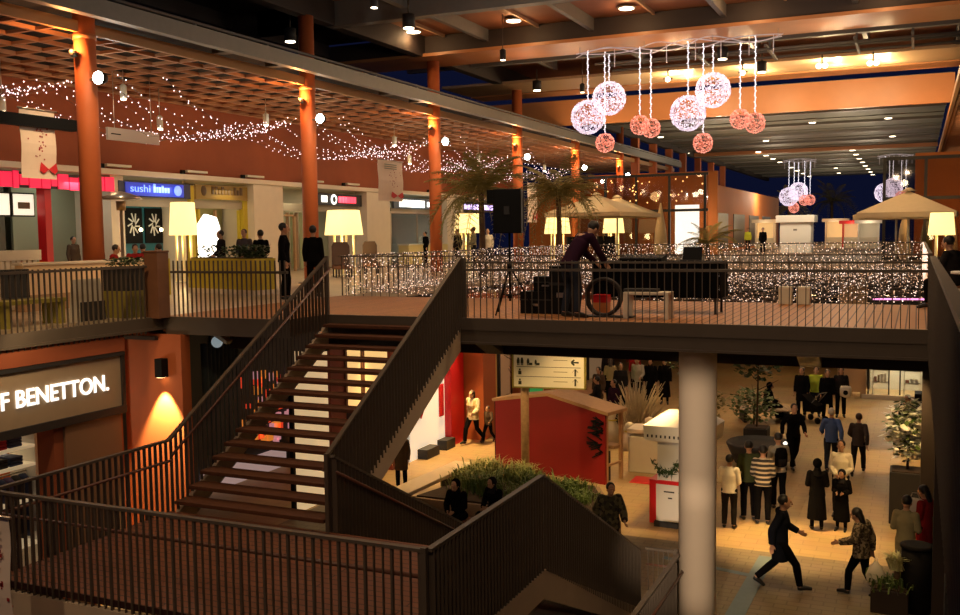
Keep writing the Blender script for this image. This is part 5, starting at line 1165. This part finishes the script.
for i, (x, y) in enumerate(((-14.6,43.5),(-13.95,46.2))):
    o = thing('lounge_chair', ['dark round-backed chair beyond the lights, left one','dark round-backed chair beyond the lights, right one'][i], 'chair', (x, y, 0), R(-20)); MB().lathe([(.5,.3),(.55,.45),(.5,.5)],14).build('seat', black, o); m = MB(); m.rings([[(.5*math.cos(t),.5*math.sin(t),z) for t in [PI*1.02+PI*.96*j/10 for j in range(11)]]+[(.42*math.cos(t),.42*math.sin(t),z) for t in [PI*1.98-PI*.96*j/10 for j in range(11)]] for z in (.5,1.35)], smooth=False); m.build('backrest', black, o)
    for k in range(4): t = k*PI/2+.7; MB().tube([(.35*math.cos(t),.35*math.sin(t),.3),(.42*math.cos(t),.42*math.sin(t),0)],.025).build('leg', darkgrey, o)

# ================================================================== PEOPLE
V = Vector
def J(**k):
    j = dict(pel=V((0,0,.93)), wai=V((0,.0,1.08)), che=V((0,.01,1.28)), nec=V((0,-.01,1.46)), hea=V((0,.03,1.625)),
             sL=V((-.17,-.01,1.40)), sR=V((.17,-.01,1.40)), eL=V((-.215,-.03,1.12)), eR=V((.215,-.03,1.12)), wL=V((-.215,.05,.87)), wR=V((.215,.05,.87)),
             hL=V((-.095,0,.91)), hR=V((.095,0,.91)), kL=V((-.105,.02,.49)), kR=V((.105,.02,.49)), aL=V((-.11,-.02,.075)), aR=V((.11,-.02,.075)), tL=V((-.13,.14,.03)), tR=V((.13,.14,.03)), look=V((0,1,0)))
    for n, v in k.items(): j[n] = V(v)
    return j
POSE = {
 'stand': J(),
 'stand_easy': J(pel=(.02,0,.93), hL=(-.075,0,.91), hR=(.115,0,.91), kL=(-.12,.07,.49), aL=(-.16,.05,.075), tL=(-.2,.2,.03), aR=(.11,-.03,.075)),
 'hold': J(eL=(-.222,-.01,1.13), eR=(.222,-.01,1.13), wL=(-.09,.23,1.12), wR=(.09,.23,1.12), hea=(0,.05,1.61), look=(0,1,-.35)),
 'arms_low': J(eL=(-.222,.0,1.12), eR=(.222,.0,1.12), wL=(-.06,.22,.98), wR=(.06,.22,.98)),
 'walk': J(pel=(0,0,.91), hL=(-.095,0,.89), hR=(.095,0,.89), kR=(.10,.27,.50), aR=(.10,.34,.10), tR=(.11,.50,.09), kL=(-.10,-.08,.48), aL=(-.10,-.42,.16), tL=(-.11,-.30,.04), eL=(-.25,.10,1.14), wL=(-.22,.33,1.02), eR=(.25,-.16,1.15), wR=(.25,-.16,.89), che=(0,.03,1.27), nec=(0,.03,1.45), hea=(0,.08,1.61)),
 'walk_bag': J(pel=(0,0,.91), hL=(-.095,0,.89), hR=(.095,0,.89), kL=(-.10,.20,.48), aL=(-.10,.22,.08), tL=(-.11,.38,.05), kR=(.10,-.05,.47), aR=(.10,-.28,.12), tR=(.11,-.16,.03), eR=(.27,-.08,1.14), wR=(.27,-.10,.86), eL=(-.26,.04,1.16), wL=(-.25,.33,1.06), nec=(0,.05,1.44), hea=(0,.12,1.59), look=(0,1,-.3)),
 'sit': J(pel=(0,0,.52), wai=(0,.0,.68), che=(0,.04,.90), nec=(0,.06,1.08), hea=(0,.13,1.23), sL=(-.185,.05,1.03), sR=(.185,.05,1.03), eL=(-.24,.12,.77), eR=(.24,.12,.77), wL=(-.08,.34,.68), wR=(.08,.34,.68), hL=(-.095,0,.52), hR=(.095,0,.52), kL=(-.12,.44,.50), kR=(.12,.44,.50), aL=(-.12,.42,.09), aR=(.12,.46,.09), tL=(-.13,.58,.03), tR=(.13,.62,.03), look=(0,1,-.25)),
 'lean': J(pel=(0,-.06,.92), wai=(0,.02,1.06), che=(0,.16,1.24), nec=(0,.30,1.38), hea=(0,.43,1.48), sL=(-.185,.25,1.35), sR=(.185,.25,1.35), eL=(-.22,.40,1.08), eR=(.22,.40,1.08), wL=(-.14,.56,.92), wR=(.14,.56,.92), hL=(-.095,-.06,.90), hR=(.095,-.06,.90), kL=(-.13,0,.49), kR=(.13,.02,.49), aL=(-.15,-.08,.075), aR=(.15,-.02,.075), tL=(-.18,.08,.03), tR=(.18,.14,.03), look=(0,1,-.9)),
 'push': J(eL=(-.24,.06,1.15), eR=(.24,.06,1.15), wL=(-.2,.36,1.02), wR=(.2,.36,1.02), kR=(.10,.16,.48), aR=(.10,.18,.075), tR=(.11,.33,.03), aL=(-.1,-.2,.09), tL=(-.11,-.06,.03)),
}
def elli(m, pts, rad, xa=V((1,0,0)), n=18):
    rs = []; k = len(pts)
    for i, p in enumerate(pts):
        d = (pts[min(i+1,k-1)]-pts[max(i-1,0)]).normalized(); a = (xa-d*xa.dot(d)).normalized(); b = d.cross(a)
        rx, ry = rad[i]; rs.append([p+a*math.cos(2*PI*j/n)*rx+b*math.sin(2*PI*j/n)*ry for j in range(n)])
    m.rings(rs)
def limb(m, a, b, c, ra, rb, rc, n=12):
    m.tube([a, a.lerp(b,.35), a.lerp(b,.8), b, b.lerp(c,.3), b.lerp(c,.75), c], [ra, ra*.98, rb*1.05, rb, rb*1.02, (rb+rc)/2*.95, rc], n); m.ball(a, ra*1.02, n=12, k=8); m.ball(b, rb*1.02, n=10, k=6)
def remesh(m, name, vox, sm=2):
    me = m.mesh(name, []); o = bpy.data.objects.new('tmp', me); C.objects.link(o)
    r = o.modifiers.new('r', 'REMESH'); r.mode = 'VOXEL'; r.voxel_size = vox; r.use_smooth_shade = True
    s = o.modifiers.new('s', 'SMOOTH'); s.factor = .5; s.iterations = sm
    dg = bpy.context.evaluated_depsgraph_get(); out = bpy.data.meshes.new_from_object(o.evaluated_get(dg)); out.name = name
    bpy.data.objects.remove(o); bpy.data.meshes.remove(me); out.materials.clear(); out.materials.append(None)
    return out
PM = {}
def hand(m, wr, d, side, curl):
    d = d.normalized(); up = V((0,1,0)) if abs(d.y) < .7 else V((0,0,1)); s = d.cross(up).normalized(); n_ = s.cross(d).normalized()
    elli(m, [wr, wr+d*.03, wr+d*.07, wr+d*.095], [(.026,.022),(.036,.018),(.042,.016),(.038,.013)], n_)
    for i, (o_, l) in enumerate(((-.030,.062),(-.010,.072),(.010,.068),(.029,.052))):
        p = wr+d*.088+n_*o_; c = s*side*curl; m.tube([p, p+d*l*.45+c*.012, p+d*l*.8+c*.036, p+d*l*.95+c*.055], [.0095,.009,.0085,.007], 6)
    p = wr+d*.03+n_*.034; m.tube([p, p+n_*.024+d*.03, p+n_*.026+d*.062+s*side*curl*.02], [.012,.0105,.008], 6)
def body_mesh(ps):
    if ('body', ps) in PM: return PM['body', ps]
    j = POSE[ps]; m = MB()
    elli(m, [j['pel']-V((0,0,.09)), j['pel'], j['wai'], j['che'], j['che'].lerp(j['nec'],.7), j['nec']], [(.10,.08),(.155,.105),(.135,.095),(.165,.11),(.14,.085),(.06,.058)])
    m.tube([j['nec']-V((0,0,.03)), j['hea']-V((0,.02,.06))], [.06,.052], 12)
    h = j['hea']; L = j['look'].normalized(); X = V((1,0,0)); U = X.cross(L).normalized()
    def hp(x, y, z): return h+(X*x+L*y+U*z)*1.1
    elli(m, [hp(0,.0,-.115), hp(0,.005,-.10), hp(0,.0,-.06), hp(0,-.005,0), hp(0,-.012,.05), hp(0,-.015,.09), hp(0,-.015,.115)], [(.022,.03),(.04,.06),(.060,.083),(.072,.095),(.074,.094),(.055,.07),(.012,.02)])
    m.tube([hp(0,.09,.02), hp(0,.104,-.012), hp(0,.115,-.032), hp(0,.09,-.04)], [.008,.011,.015,.010], 8)
    m.tube([hp(-.035,.084,.028), hp(0,.092,.03), hp(.035,.084,.028)], .010, 6); m.tube([hp(-.022,.078,-.066), hp(0,.086,-.066), hp(.022,.078,-.066)], .008, 6)
    for s in (-1, 1): m.ball(hp(s*.074,-.005,-.01), .012, .022, .034, 8, 6)
    for s, S_ in (('L',-1),('R',1)):
        limb(m, j['s'+s], j['e'+s], j['w'+s], .05, .038, .026); m.tube([j['che']+V((0,0,.1)), j['s'+s]], [.075,.052], 10)
        f = (j['w'+s]-j['e'+s]); hand(m, j['w'+s], f, S_, 1.)
        limb(m, j['h'+s], j['k'+s], j['a'+s], .082, .054, .038)
        m.tube([j['a'+s]+V((0,0,-.02)), j['a'+s].lerp(j['t'+s],.5), j['t'+s]], [.036,.034,.024], 10)
    PM['body', ps] = remesh(m, 'body', .0085, 1); return PM['body', ps]
def cloth_mesh(kind, ps):
    if (kind, ps) in PM: return PM[kind, ps]
    j = POSE[ps]; m = MB(); dn = (j['pel']-j['wai']).normalized()
    if kind in ('jacket', 'coat', 'fur'):
        g = .012 if kind == 'jacket' else (.02 if kind == 'coat' else .035)
        low = {'jacket': .07, 'coat': .36, 'fur': .12}[kind]; lo = j['pel']+dn*low if ps != 'sit' else j['pel']+V((0,0,-.05))
        elli(m, [lo, j['pel'], j['wai'], j['che'], j['che'].lerp(j['nec'],.6), j['nec'].lerp(j['hea'],.12)], [(.182+g,.130+g),(.168+g,.122+g),(.150+g,.113+g),(.172+g,.126+g),(.135+g,.095+g),(.066+g*.6,.066+g*.6)])
        for s in 'LR':
            limb(m, j['s'+s], j['e'+s], j['e'+s].lerp(j['w'+s],.97), .058+g, .049+g, .040+g*.8); m.tube([j['che']+V((0,0,.06)), j['s'+s]], [.085+g,.058+g], 12)
    elif kind == 'trousers':
        elli(m, [j['pel']-V((0,0,.10)), j['pel'], j['pel'].lerp(j['wai'],.75)], [(.12,.10),(.165,.117),(.147,.108)])
        for s in 'LR': limb(m, j['h'+s], j['k'+s], j['k'+s].lerp(j['a'+s],.95), .098, .072, .060)
    elif kind == 'robe':
        if ps == 'sit':
            elli(m, [j['pel']+V((0,-.12,-.02)), j['pel']+V((0,.2,.0)), j['kL'].lerp(j['kR'],.5)+V((0,.02,0))], [(.2,.14),(.22,.12),(.2,.10)], V((1,0,0)))
            elli(m, [V((0,.46,.12)), V((0,.44,.52))], [(.25,.14),(.22,.13)])
            for s in 'LR': limb(m, j['h'+s], j['k'+s], j['k'+s].lerp(j['a'+s],.9), .105, .09, .075)
        else:
            b = j['aL'].lerp(j['aR'],.5); elli(m, [V((b.x,b.y,.27)), V((0,b.y*.6,.5)), j['pel']], [(.235,.19),(.22,.18),(.18,.14)])
            for s in 'LR': limb(m, j['h'+s], j['k'+s], j['a'+s], .09, .06, .045)
        elli(m, [j['pel']-V((0,0,.08)), j['pel'], j['wai'], j['che'], j['che'].lerp(j['nec'],.6), j['nec'].lerp(j['hea'],.1)], [(.2,.15),(.19,.145),(.17,.13),(.2,.145),(.18,.12),(.08,.075)])
        for s in 'LR': limb(m, j['s'+s], j['e'+s], j['e'+s].lerp(j['w'+s],.97), .078, .07, .065)
    elif kind == 'shoeL' or kind == 'shoeR':
        s = kind[-1]; a, t = j['a'+s], j['t'+s]; m.tube([a+(a-t).normalized()*.045+V((0,0,-.03)), a+V((0,0,-.02)), a.lerp(t,.5)+V((0,0,-.0)), t+(t-a).normalized()*.05], [.036,.048,.046,.03], 10)
    else:
        h = j['hea']; L = j['look'].normalized(); X = V((1,0,0)); U = X.cross(L).normalized()
        def hp(x, y, z): return h+(X*x+L*y+U*z)*1.12
        def cap(c, r, n=16, k=10):
            rs = []
            for i in range(k+1):
                t = -PI/2+PI*i/k; cr = max(math.cos(t), .03); rs.append([hp(c[0]+r[0]*cr*math.cos(2*PI*q/n), c[1]+r[1]*cr*math.sin(2*PI*q/n), c[2]+r[2]*math.sin(t)) for q in range(n)])
            m.rings(rs)
        if kind == 'hair': cap((0,-.032,.035), (.084,.092,.092))
        elif kind == 'long_hair': cap((0,-.032,.035), (.088,.094,.094)); elli(m, [hp(0,-.06,.05), hp(0,-.085,-.06), hp(0,-.09,-.2)], [(.085,.06),(.088,.05),(.07,.035)])
        elif kind == 'scarf': cap((0,-.048,.022), (.098,.100,.112)); m.tube([hp(0,-.045,-.07), j['nec']+V((0,.0,.02)), j['nec']-V((0,-.01,.10))], [.072,.09,.15], 14)
        elif kind == 'cap': cap((0,-.015,.05), (.086,.100,.072)); m.tube([hp(0,.06,.05), hp(0,.15,.04)], [.07,.055], 10, flat=.25)
    PM[kind, ps] = remesh(m, kind, .012 if kind in ('jacket','trousers','coat','fur','robe') else .008, 3); return PM[kind, ps]
skin = [mat('warm skin', (.50,.27,.16), .55), mat('tan skin', (.42,.22,.125), .55), mat('pale skin', (.58,.34,.22), .55)]
HAIR = mat('black hair', (.012,.010,.009), .5); BROWNH = mat('brown hair', (.06,.03,.015), .5); WHITEH = mat('white hair', (.72,.66,.56), .6)
shoe_m = mat('black shoe', (.012,.011,.010), .4)
def cl(n, c): return mat(n, c, .95, var=.15, vs=9, spec=.04)
BLK = cl('black garment', (.006,.0055,.006)); NAVY = cl('navy garment', (.009,.010,.015)); DENIM = cl('dark denim', (.03,.035,.05)); CHAR = cl('charcoal garment', (.020,.018,.019))
WHT = cl('white knit', (.80,.74,.62)); CREAMK = cl('cream shirt', (.74,.66,.50)); BLUEJ = cl('blue jacket', (.10,.17,.42)); OLIVEJ = cl('olive beige jacket', (.30,.26,.15)); GREYK = cl('grey sweater', (.42,.38,.30)); BROWNJ = cl('brown jacket', (.09,.06,.04)); GREYD = cl('dark grey shirt', (.075,.06,.06)); PURP = cl('plum top', (.028,.010,.022)); NEON = cl('yellow green vest', (.50,.60,.06)); REDJ = cl('red garment', (.30,.02,.02)); GREENJ = cl('dark green jacket', (.05,.06,.025)); TANJ = cl('tan jacket', (.42,.33,.17))
STRIPE = stripes('striped knit', (.03,.024,.022), (.50,.40,.28), 3.1, 'Z', .9, .62)
FUR = blotch('mottled fur', [(.10,.075,.045),(.26,.20,.12),(.05,.035,.02),(.34,.27,.17)], 26)
PLAID = blotch('camouflage cloth', [(.05,.045,.02),(.13,.11,.05),(.025,.022,.015)], 14)
FLORAL = blotch('pale patterned cloth', [(.66,.56,.36),(.5,.36,.15),(.72,.62,.42)], 18)
def person(label, x, y, z, face, ps, top, topm, legs=DENIM, hair='hair', hm=HAIR, h=1.72, sk=0, robe=False, grp=None, shoes=shoe_m, eyes=False):
    # face: degrees, 0 looks into the distance (+Y), 180 looks towards the camera side, 90 looks to -X
    o = thing('person', label, 'person', (x, y, z), R(face), grp); k = h/1.75
    def put(nm, me, m_):
        q = bpy.data.objects.new(nm, me); C.objects.link(q); q.parent = o; q.scale = (k,k,k); q.material_slots[0].link = 'OBJECT'; q.material_slots[0].material = m_; return q
    bd = put('body', body_mesh(ps), skin[sk]); put({'robe':'robe','coat':'coat','fur':'fur_jacket'}.get(top,'jacket'), cloth_mesh(top, ps), topm)
    if top != 'robe': put('trousers', cloth_mesh('trousers', ps), legs)
    put('shoe', cloth_mesh('shoeL', ps), shoes); put('shoe', cloth_mesh('shoeR', ps), shoes)
    q = put({'hair':'hair','long_hair':'hair','scarf':'headscarf','cap':'cap'}[hair], cloth_mesh(hair, ps), hm); q.parent = bd; q.scale = (1,1,1)
    if ('eyes', ps) not in PM:
        j = POSE[ps]; L = j['look'].normalized(); X = V((1,0,0)); U = X.cross(L).normalized(); m = MB()
        for s in (-1,1): m.ball(j['hea']+X*s*.034+L*.088+U*.009, .009, .007, .0055, 8, 6)
        q = m.mesh('eye', [None]); PM['eyes', ps] = q
        m = MB(); m.tube([j['hea']+X*-.024+L*.096+U*-.073, j['hea']+L*.104+U*-.075, j['hea']+X*.024+L*.096+U*-.073], .006, 6); PM['mouth', ps] = m.mesh('mouth', [None])
    if eyes:
        for q in (put('eyes', PM['eyes', ps], mat('dark eye', (.01,.008,.006), .2)), put('mouth', PM['mouth', ps], mat('lip', (.30,.10,.08), .5))): q.parent = bd; q.scale = (1,1,1)
    return o
# court, foreground
person('man in a dark suit jacket striding right across the paving', -2.2, 18.15, G+.012, -80, 'walk', 'coat', NAVY, BLK, h=1.78, eyes=True)
person('woman in a mottled fur jacket walking with a white plastic bag', -.82, 18.35, G+.012, 70, 'walk_bag', 'fur', FUR, BLK, 'long_hair', HAIR, 1.62, eyes=True)
person('woman in a black coat and headscarf seen from behind beside the family', -1.92, 22.2, G, 10, 'hold', 'robe', BLK, BLK, 'scarf', BLK, 1.58)
person('woman in black robe and grey headscarf before the cream-shirted man', -1.42, 22.35, G, 170, 'hold', 'robe', BLK, BLK, 'scarf', CHAR, 1.36, eyes=True)
person('man in a cream shirt facing the camera behind the veiled woman', -1.52, 23.5, G, 175, 'arms_low', 'jacket', CREAMK, CHAR, h=1.77, eyes=True)
person('white-haired man in a blue jacket walking away', -2.05, 27.7, G, 5, 'walk', 'jacket', BLUEJ, DENIM, 'hair', WHITEH, 1.78)
person('person in a dark grey shirt walking away beside the blue jacket', -1.36, 27.7, G, -5, 'walk', 'jacket', GREYD, CHAR, 'hair', BROWNH, 1.68)
person('man all in black walking in front of the slatted bench', -3.05, 27.8, G, -160, 'walk', 'jacket', BLK, BLK, h=1.84)
person('woman in a black robe seated on the slatted bench', -4.7, 34.7, G, -60, 'sit', 'robe', BLK, BLK, 'scarf', BLK, 1.7)
person('dark-clad woman at the left of the distant group', -3.65, 35.7, G, 170, 'stand', 'coat', BLK, BLK, 'long_hair', BROWNH, 1.78)
person('person in a yellow-green vest in the distant group', -3.2, 36.0, G, 185, 'stand', 'jacket', NEON, DENIM, 'hair', HAIR, 1.78, 2)
person('person in black in the middle of the distant group', -2.78, 35.5, G, 190, 'stand_easy', 'coat', BLK, BLK, 'hair', HAIR, 1.76)
person('dark-haired person at the right of the distant group holding a white bag', -2.38, 36.2, G, 185, 'stand', 'jacket', CHAR, BLK, 'long_hair', HAIR, 1.78)
o = thing('shoulder_bag', 'white and black shoulder bag hanging at the right of the distant group', 'bag', (-2.2, 35.92, G+.75)); MB().lathe([(.05,0),(.19,.05),(.2,.3),(.16,.4)],12,sq=.5).build('bag_body', WHT, o); MB().tube([(-.1,0,.4),(-.05,.02,.62),(.05,.02,.62),(.1,0,.4)],.012).build('strap', black, o); MB().ball((0,-.07,.18),.09,.05,.1).build('black_patch', black, o)
o = thing('pushchair', 'dark pushchair at the feet of the distant group', 'pushchair', (-3.15, 34.9, G), R(150)); MB().prism([(-.3,.4),(.3,.35),(.35,.95),(.1,.75),(-.25,.6)], 'y', -.22,.22).build('seat', BLK, o); MB().tube([(.3,-.2,.3),(-.35,-.2,1.05),(-.35,.2,1.05),(.3,.2,.3)],.016).build('frame', grey_steel, o)
for x in (-.3,.3):
    for y in (-.23,.23):
        k = MB().lathe([(.11,-.02),(.11,.02)],14); q = k.build('wheel', black, o, (x,y,.11)); q.rotation_euler = (PI/2,0,0)
person('bearded man in a black coat standing by the gift shop window', -.18, 31.0, G, 150, 'arms_low', 'coat', BLK, BLK, 'hair', HAIR, 1.72)
person('boy in a white sweater seen from behind beside the cream column', -3.72, 21.6, G, 0, 'arms_low', 'jacket', WHT, CHAR, h=1.66)
person('person in a dark green jacket between the white and the striped sweater', -3.42, 22.4, G, 20, 'hold', 'jacket', GREENJ, BLK, h=1.84)
person('man in a dark sweater with pale stripes seen from behind', -3.08, 22.2, G, 5, 'arms_low', 'jacket', STRIPE, BLK, h=1.8)
person('young man in a pale grey top with a black rucksack', -2.92, 23.6, G, 30, 'hold', 'jacket', GREYK, BLK, h=1.82)
o = thing('rucksack', 'black rucksack on the back of the young man in grey', 'bag', (-2.84, 23.42, G+1.05), R(30)); MB().lathe([(.08,0),(.15,.04),(.16,.3),(.12,.44),(.04,.46)],14,sq=.55).build('pack', BLK, o); MB().lathe([(.09,.05),(.1,.2)],10,(0,-.07,0),sq=.5).build('pocket', CHAR, o)
person('man in an olive beige jacket with his back turned by the dark bin', -.10, 19.1, G+.012, -15, 'hold', 'jacket', OLIVEJ, OLIVEJ, h=1.72)
person('dark-clothed person in the shade behind the olive jacket, red top', .22, 20.3, G, 60, 'hold', 'coat', REDJ, BLK, 'long_hair', HAIR, 1.66)
o = thing('paper_bag', 'white paper bundle held in the shade beside the tall planter', 'bag', (.04, 20.25, G+1.05)); MB().prism([(-.14,0),(.14,0),(.16,.34),(-.12,.36)], 'y', -.04,.04).build('paper', WHT, o); MB().tube([(-.08,0,.35),(-.04,0,.46),(.05,0,.46),(.09,0,.35)],.008).build('handle', WHT, o)
o = thing('plastic_bag', 'white plastic bag hanging from the hand of the woman in fur', 'bag', (-.56, 18.02, G+.33)); m = MB(); m.lathe([(.03,0),(.14,.04),(.17,.2),(.12,.34),(.03,.45)],14,sq=.6); m.build('bag_body', mat('plastic film',(.72,.66,.52),.35), o); MB().tube([(-.03,0,.43),(-.02,0,.52),(.02,0,.52),(.03,0,.43)],.008).build('handle', MATS['plastic film'], o)
person('man in a camouflage jacket passing behind the dark stair rail', -5.45, 18.2, G+.012, -150, 'walk', 'fur', PLAID, CHAR, h=1.70)
person('woman in a black headscarf seated behind the stair rail', -9.05, 18.75, G, 175, 'sit', 'robe', BLK, BLK, 'scarf', BLK, 1.68, 2, eyes=True)
person('second seated woman in a black headscarf, partly hidden by grass', -8.45, 19.4, G, 160, 'sit', 'robe', BLK, BLK, 'scarf', CHAR, 1.6, 2, eyes=True)
for i, (x, y) in enumerate(((-9.05, 18.7),(-8.45,19.35))):
    o = thing('seat_block', ['dark low seat under the seated woman at the left','dark low seat under the second seated woman'][i], 'seat', (x, y, G)); MB().box(-.25,.25,-.2,.2,0,.38).build('body', darkgrey, o, bevel=.02); MB().box(-.27,.27,-.22,.22,.38,.42).build('top', wood_brown, o)
person('dark figure half hidden at the foot of the upper stair rail', -12.2, 21.9, G, 200, 'stand', 'coat', BROWNJ, BLK, 'scarf', REDJ, 1.55)
person('woman in a pale patterned top walking past the red shopfront', -13.0+.25, 27.6, G, 170, 'walk', 'fur', FLORAL, BLK, 'long_hair', BROWNH, 1.72, 2, eyes=True)
person('child in dark clothes walking beside the woman in the pale top', -12.35, 27.9, G, 175, 'walk', 'jacket', BROWNJ, BLK, 'hair', BROWNH, 1.18)
for lab, x, y, tp, tm, hr, hm, h, f, ps in (('person in dark red at the left of the court crowd',-10.6,34.0,'coat',BROWNJ,'long_hair',HAIR,1.7,170,'stand'),('person in a tan jacket in the court crowd',-10.9,36.5,'jacket',TANJ,'long_hair',BROWNH,1.7,20,'hold'),('person in a dark coat left of the grey one in the court crowd',-10.0,34.8,'coat',CHAR,'hair',HAIR,1.78,200,'stand'),('person in a grey top in the court crowd',-9.75,36.3,'jacket',GREYK,'hair',HAIR,1.84,175,'walk'),('veiled woman in black, left one of the close pair in the court crowd',-9.25,36.3,'robe',BLK,'scarf',BLK,1.8,180,'stand'),('veiled woman in black, right one of the close pair in the court crowd',-8.8,36.7,'robe',BLK,'scarf',BLK,1.76,190,'stand'),('person in red deep in the court crowd',-10.6,39,'jacket',REDJ,'hair',HAIR,1.75,170,'stand'),('dark person deepest in the court crowd',-11.6,38.5,'jacket',CHAR,'hair',HAIR,1.78,20,'stand'),('person in a dark jacket bending behind the red kiosk roof',-9.9,31.6,'jacket',CHAR,'hair',HAIR,1.72,90,'push'),('person in a plum top behind the right end of the red kiosk roof',-9.2,31.2,'jacket',PURP,'hair',HAIR,1.7,150,'arms_low')):
    person(lab, x, y, G, f, ps, tp, tm, BLK, hr, hm, h)
# upper deck
person('man in a plum top bending over the black draped table on the footbridge', -5.62, 16.5, 0, -38, 'lean', 'jacket', PURP, DENIM, h=1.86)
person('tall man in black walking behind the left rail, left one of the pair', -13.85, 19.3, 0, -60, 'stand_easy', 'jacket', BLK, BLK, h=1.84)
person('man in black with his back turned, right one of the pair behind the left rail', -13.75, 20.4, 0, 20, 'stand_easy', 'jacket', BLK, BLK, h=1.78)
person('man in black left of the tall pair behind the left rail', -17.3, 23.0, 0, 60, 'arms_low', 'jacket', BLK, BLK, h=1.72)
person('man in a grey jacket standing before the white lit figure panel', -19.55, 24.0, 0, 150, 'arms_low', 'jacket', CHAR, DENIM, h=1.74)
person('man in a dark jacket with reddish hair beside the grey jacket', -18.7, 24.05, 0, 200, 'arms_low', 'jacket', GREYD, CHAR, 'hair', BROWNH, 1.76)
person('person in grey behind the nearest column, seated crowd side', -19.2, 18.6, 0, 60, 'stand_easy', 'jacket', GREYD, BLK, h=1.68)
person('man in a dark jacket at the left of the trio by the glass shopfront', -19.9, 41.6, 0, 160, 'stand', 'jacket', CHAR, BLK, h=1.78)
person('man in a tan jacket in the middle of the trio by the glass shopfront', -19.2, 41.9, 0, 130, 'arms_low', 'jacket', OLIVEJ, CHAR, 'hair', BROWNH, 1.86)
person('person in a white shirt at the right of the trio by the glass shopfront', -18.9, 42.9, 0, 200, 'stand', 'jacket', CREAMK, CHAR, h=1.78)
person('dark figure inside the glass shop', -24.0, 46.2, 0, 150, 'stand', 'jacket', BLK, BLK, h=1.72)
person('shop worker in dark red behind the kitchen counter', -25.9, 24.2, 0, -100, 'stand', 'jacket', BROWNJ, BLK, h=1.62)
for i, (x, y, tm, f) in enumerate(((-20.6,20.6,REDJ,-60),(-21.1,22.0,REDJ,-130),(-20.7,22.7,BROWNJ,100),(-21.6,22.9,CHAR,60))):
    k = thing('cafe_stool', ['stool of the left diner in red before the teal shop','stool of the right diner in red before the teal shop','stool of the diner in brown before the teal shop','stool of the dark diner before the teal shop'][i], 'stool', (x,y,0)); MB().lathe([(.2,.40),(.2,.44)],14).build('seat', wood_brown, k); MB().lathe([(.03,0),(.03,.4)],8).lathe([(.18,0),(.18,.02)],14).build('leg', steel, k)
    person(['left diner in red seated before the teal shop','right diner in red seated before the teal shop','diner in brown seated before the teal shop','dark diner seated before the teal shop'][i], x, y, 0, f, 'sit', 'jacket', tm, BLK, 'hair', HAIR, 1.74)
person('dark-haired person seated at the table at the right edge', .62, 20.0, 0, 60, 'sit', 'jacket', CHAR, BLK, 'hair', HAIR, 1.75)
k = thing('cafe_stool', 'stool of the person seated at the right edge', 'stool', (.62,20.0,0)); MB().lathe([(.2,.40),(.2,.44)],14).build('seat', wood_brown, k); MB().lathe([(.03,0),(.03,.4)],8).lathe([(.18,0),(.18,.02)],14).build('leg', steel, k)
o = thing('cafe_table', 'white cafe table at the right edge behind the long railing', 'table', (.95, 18.7, 0)); MB().lathe([(.42,.72),(.42,.76)],20).build('tabletop', white, o); MB().lathe([(.04,.02),(.04,.72)],10).lathe([(.25,0),(.25,.02)],16).build('leg', steel, o)
person('distant person beyond the lights beside the white box kiosk', -9.3, 66, 0, 180, 'stand', 'jacket', BLK, BLK, h=1.72)
person('distant person in yellow before the lit far stall', -11.5, 74, 0, 180, 'stand', 'jacket', NEON, CHAR, h=1.72)
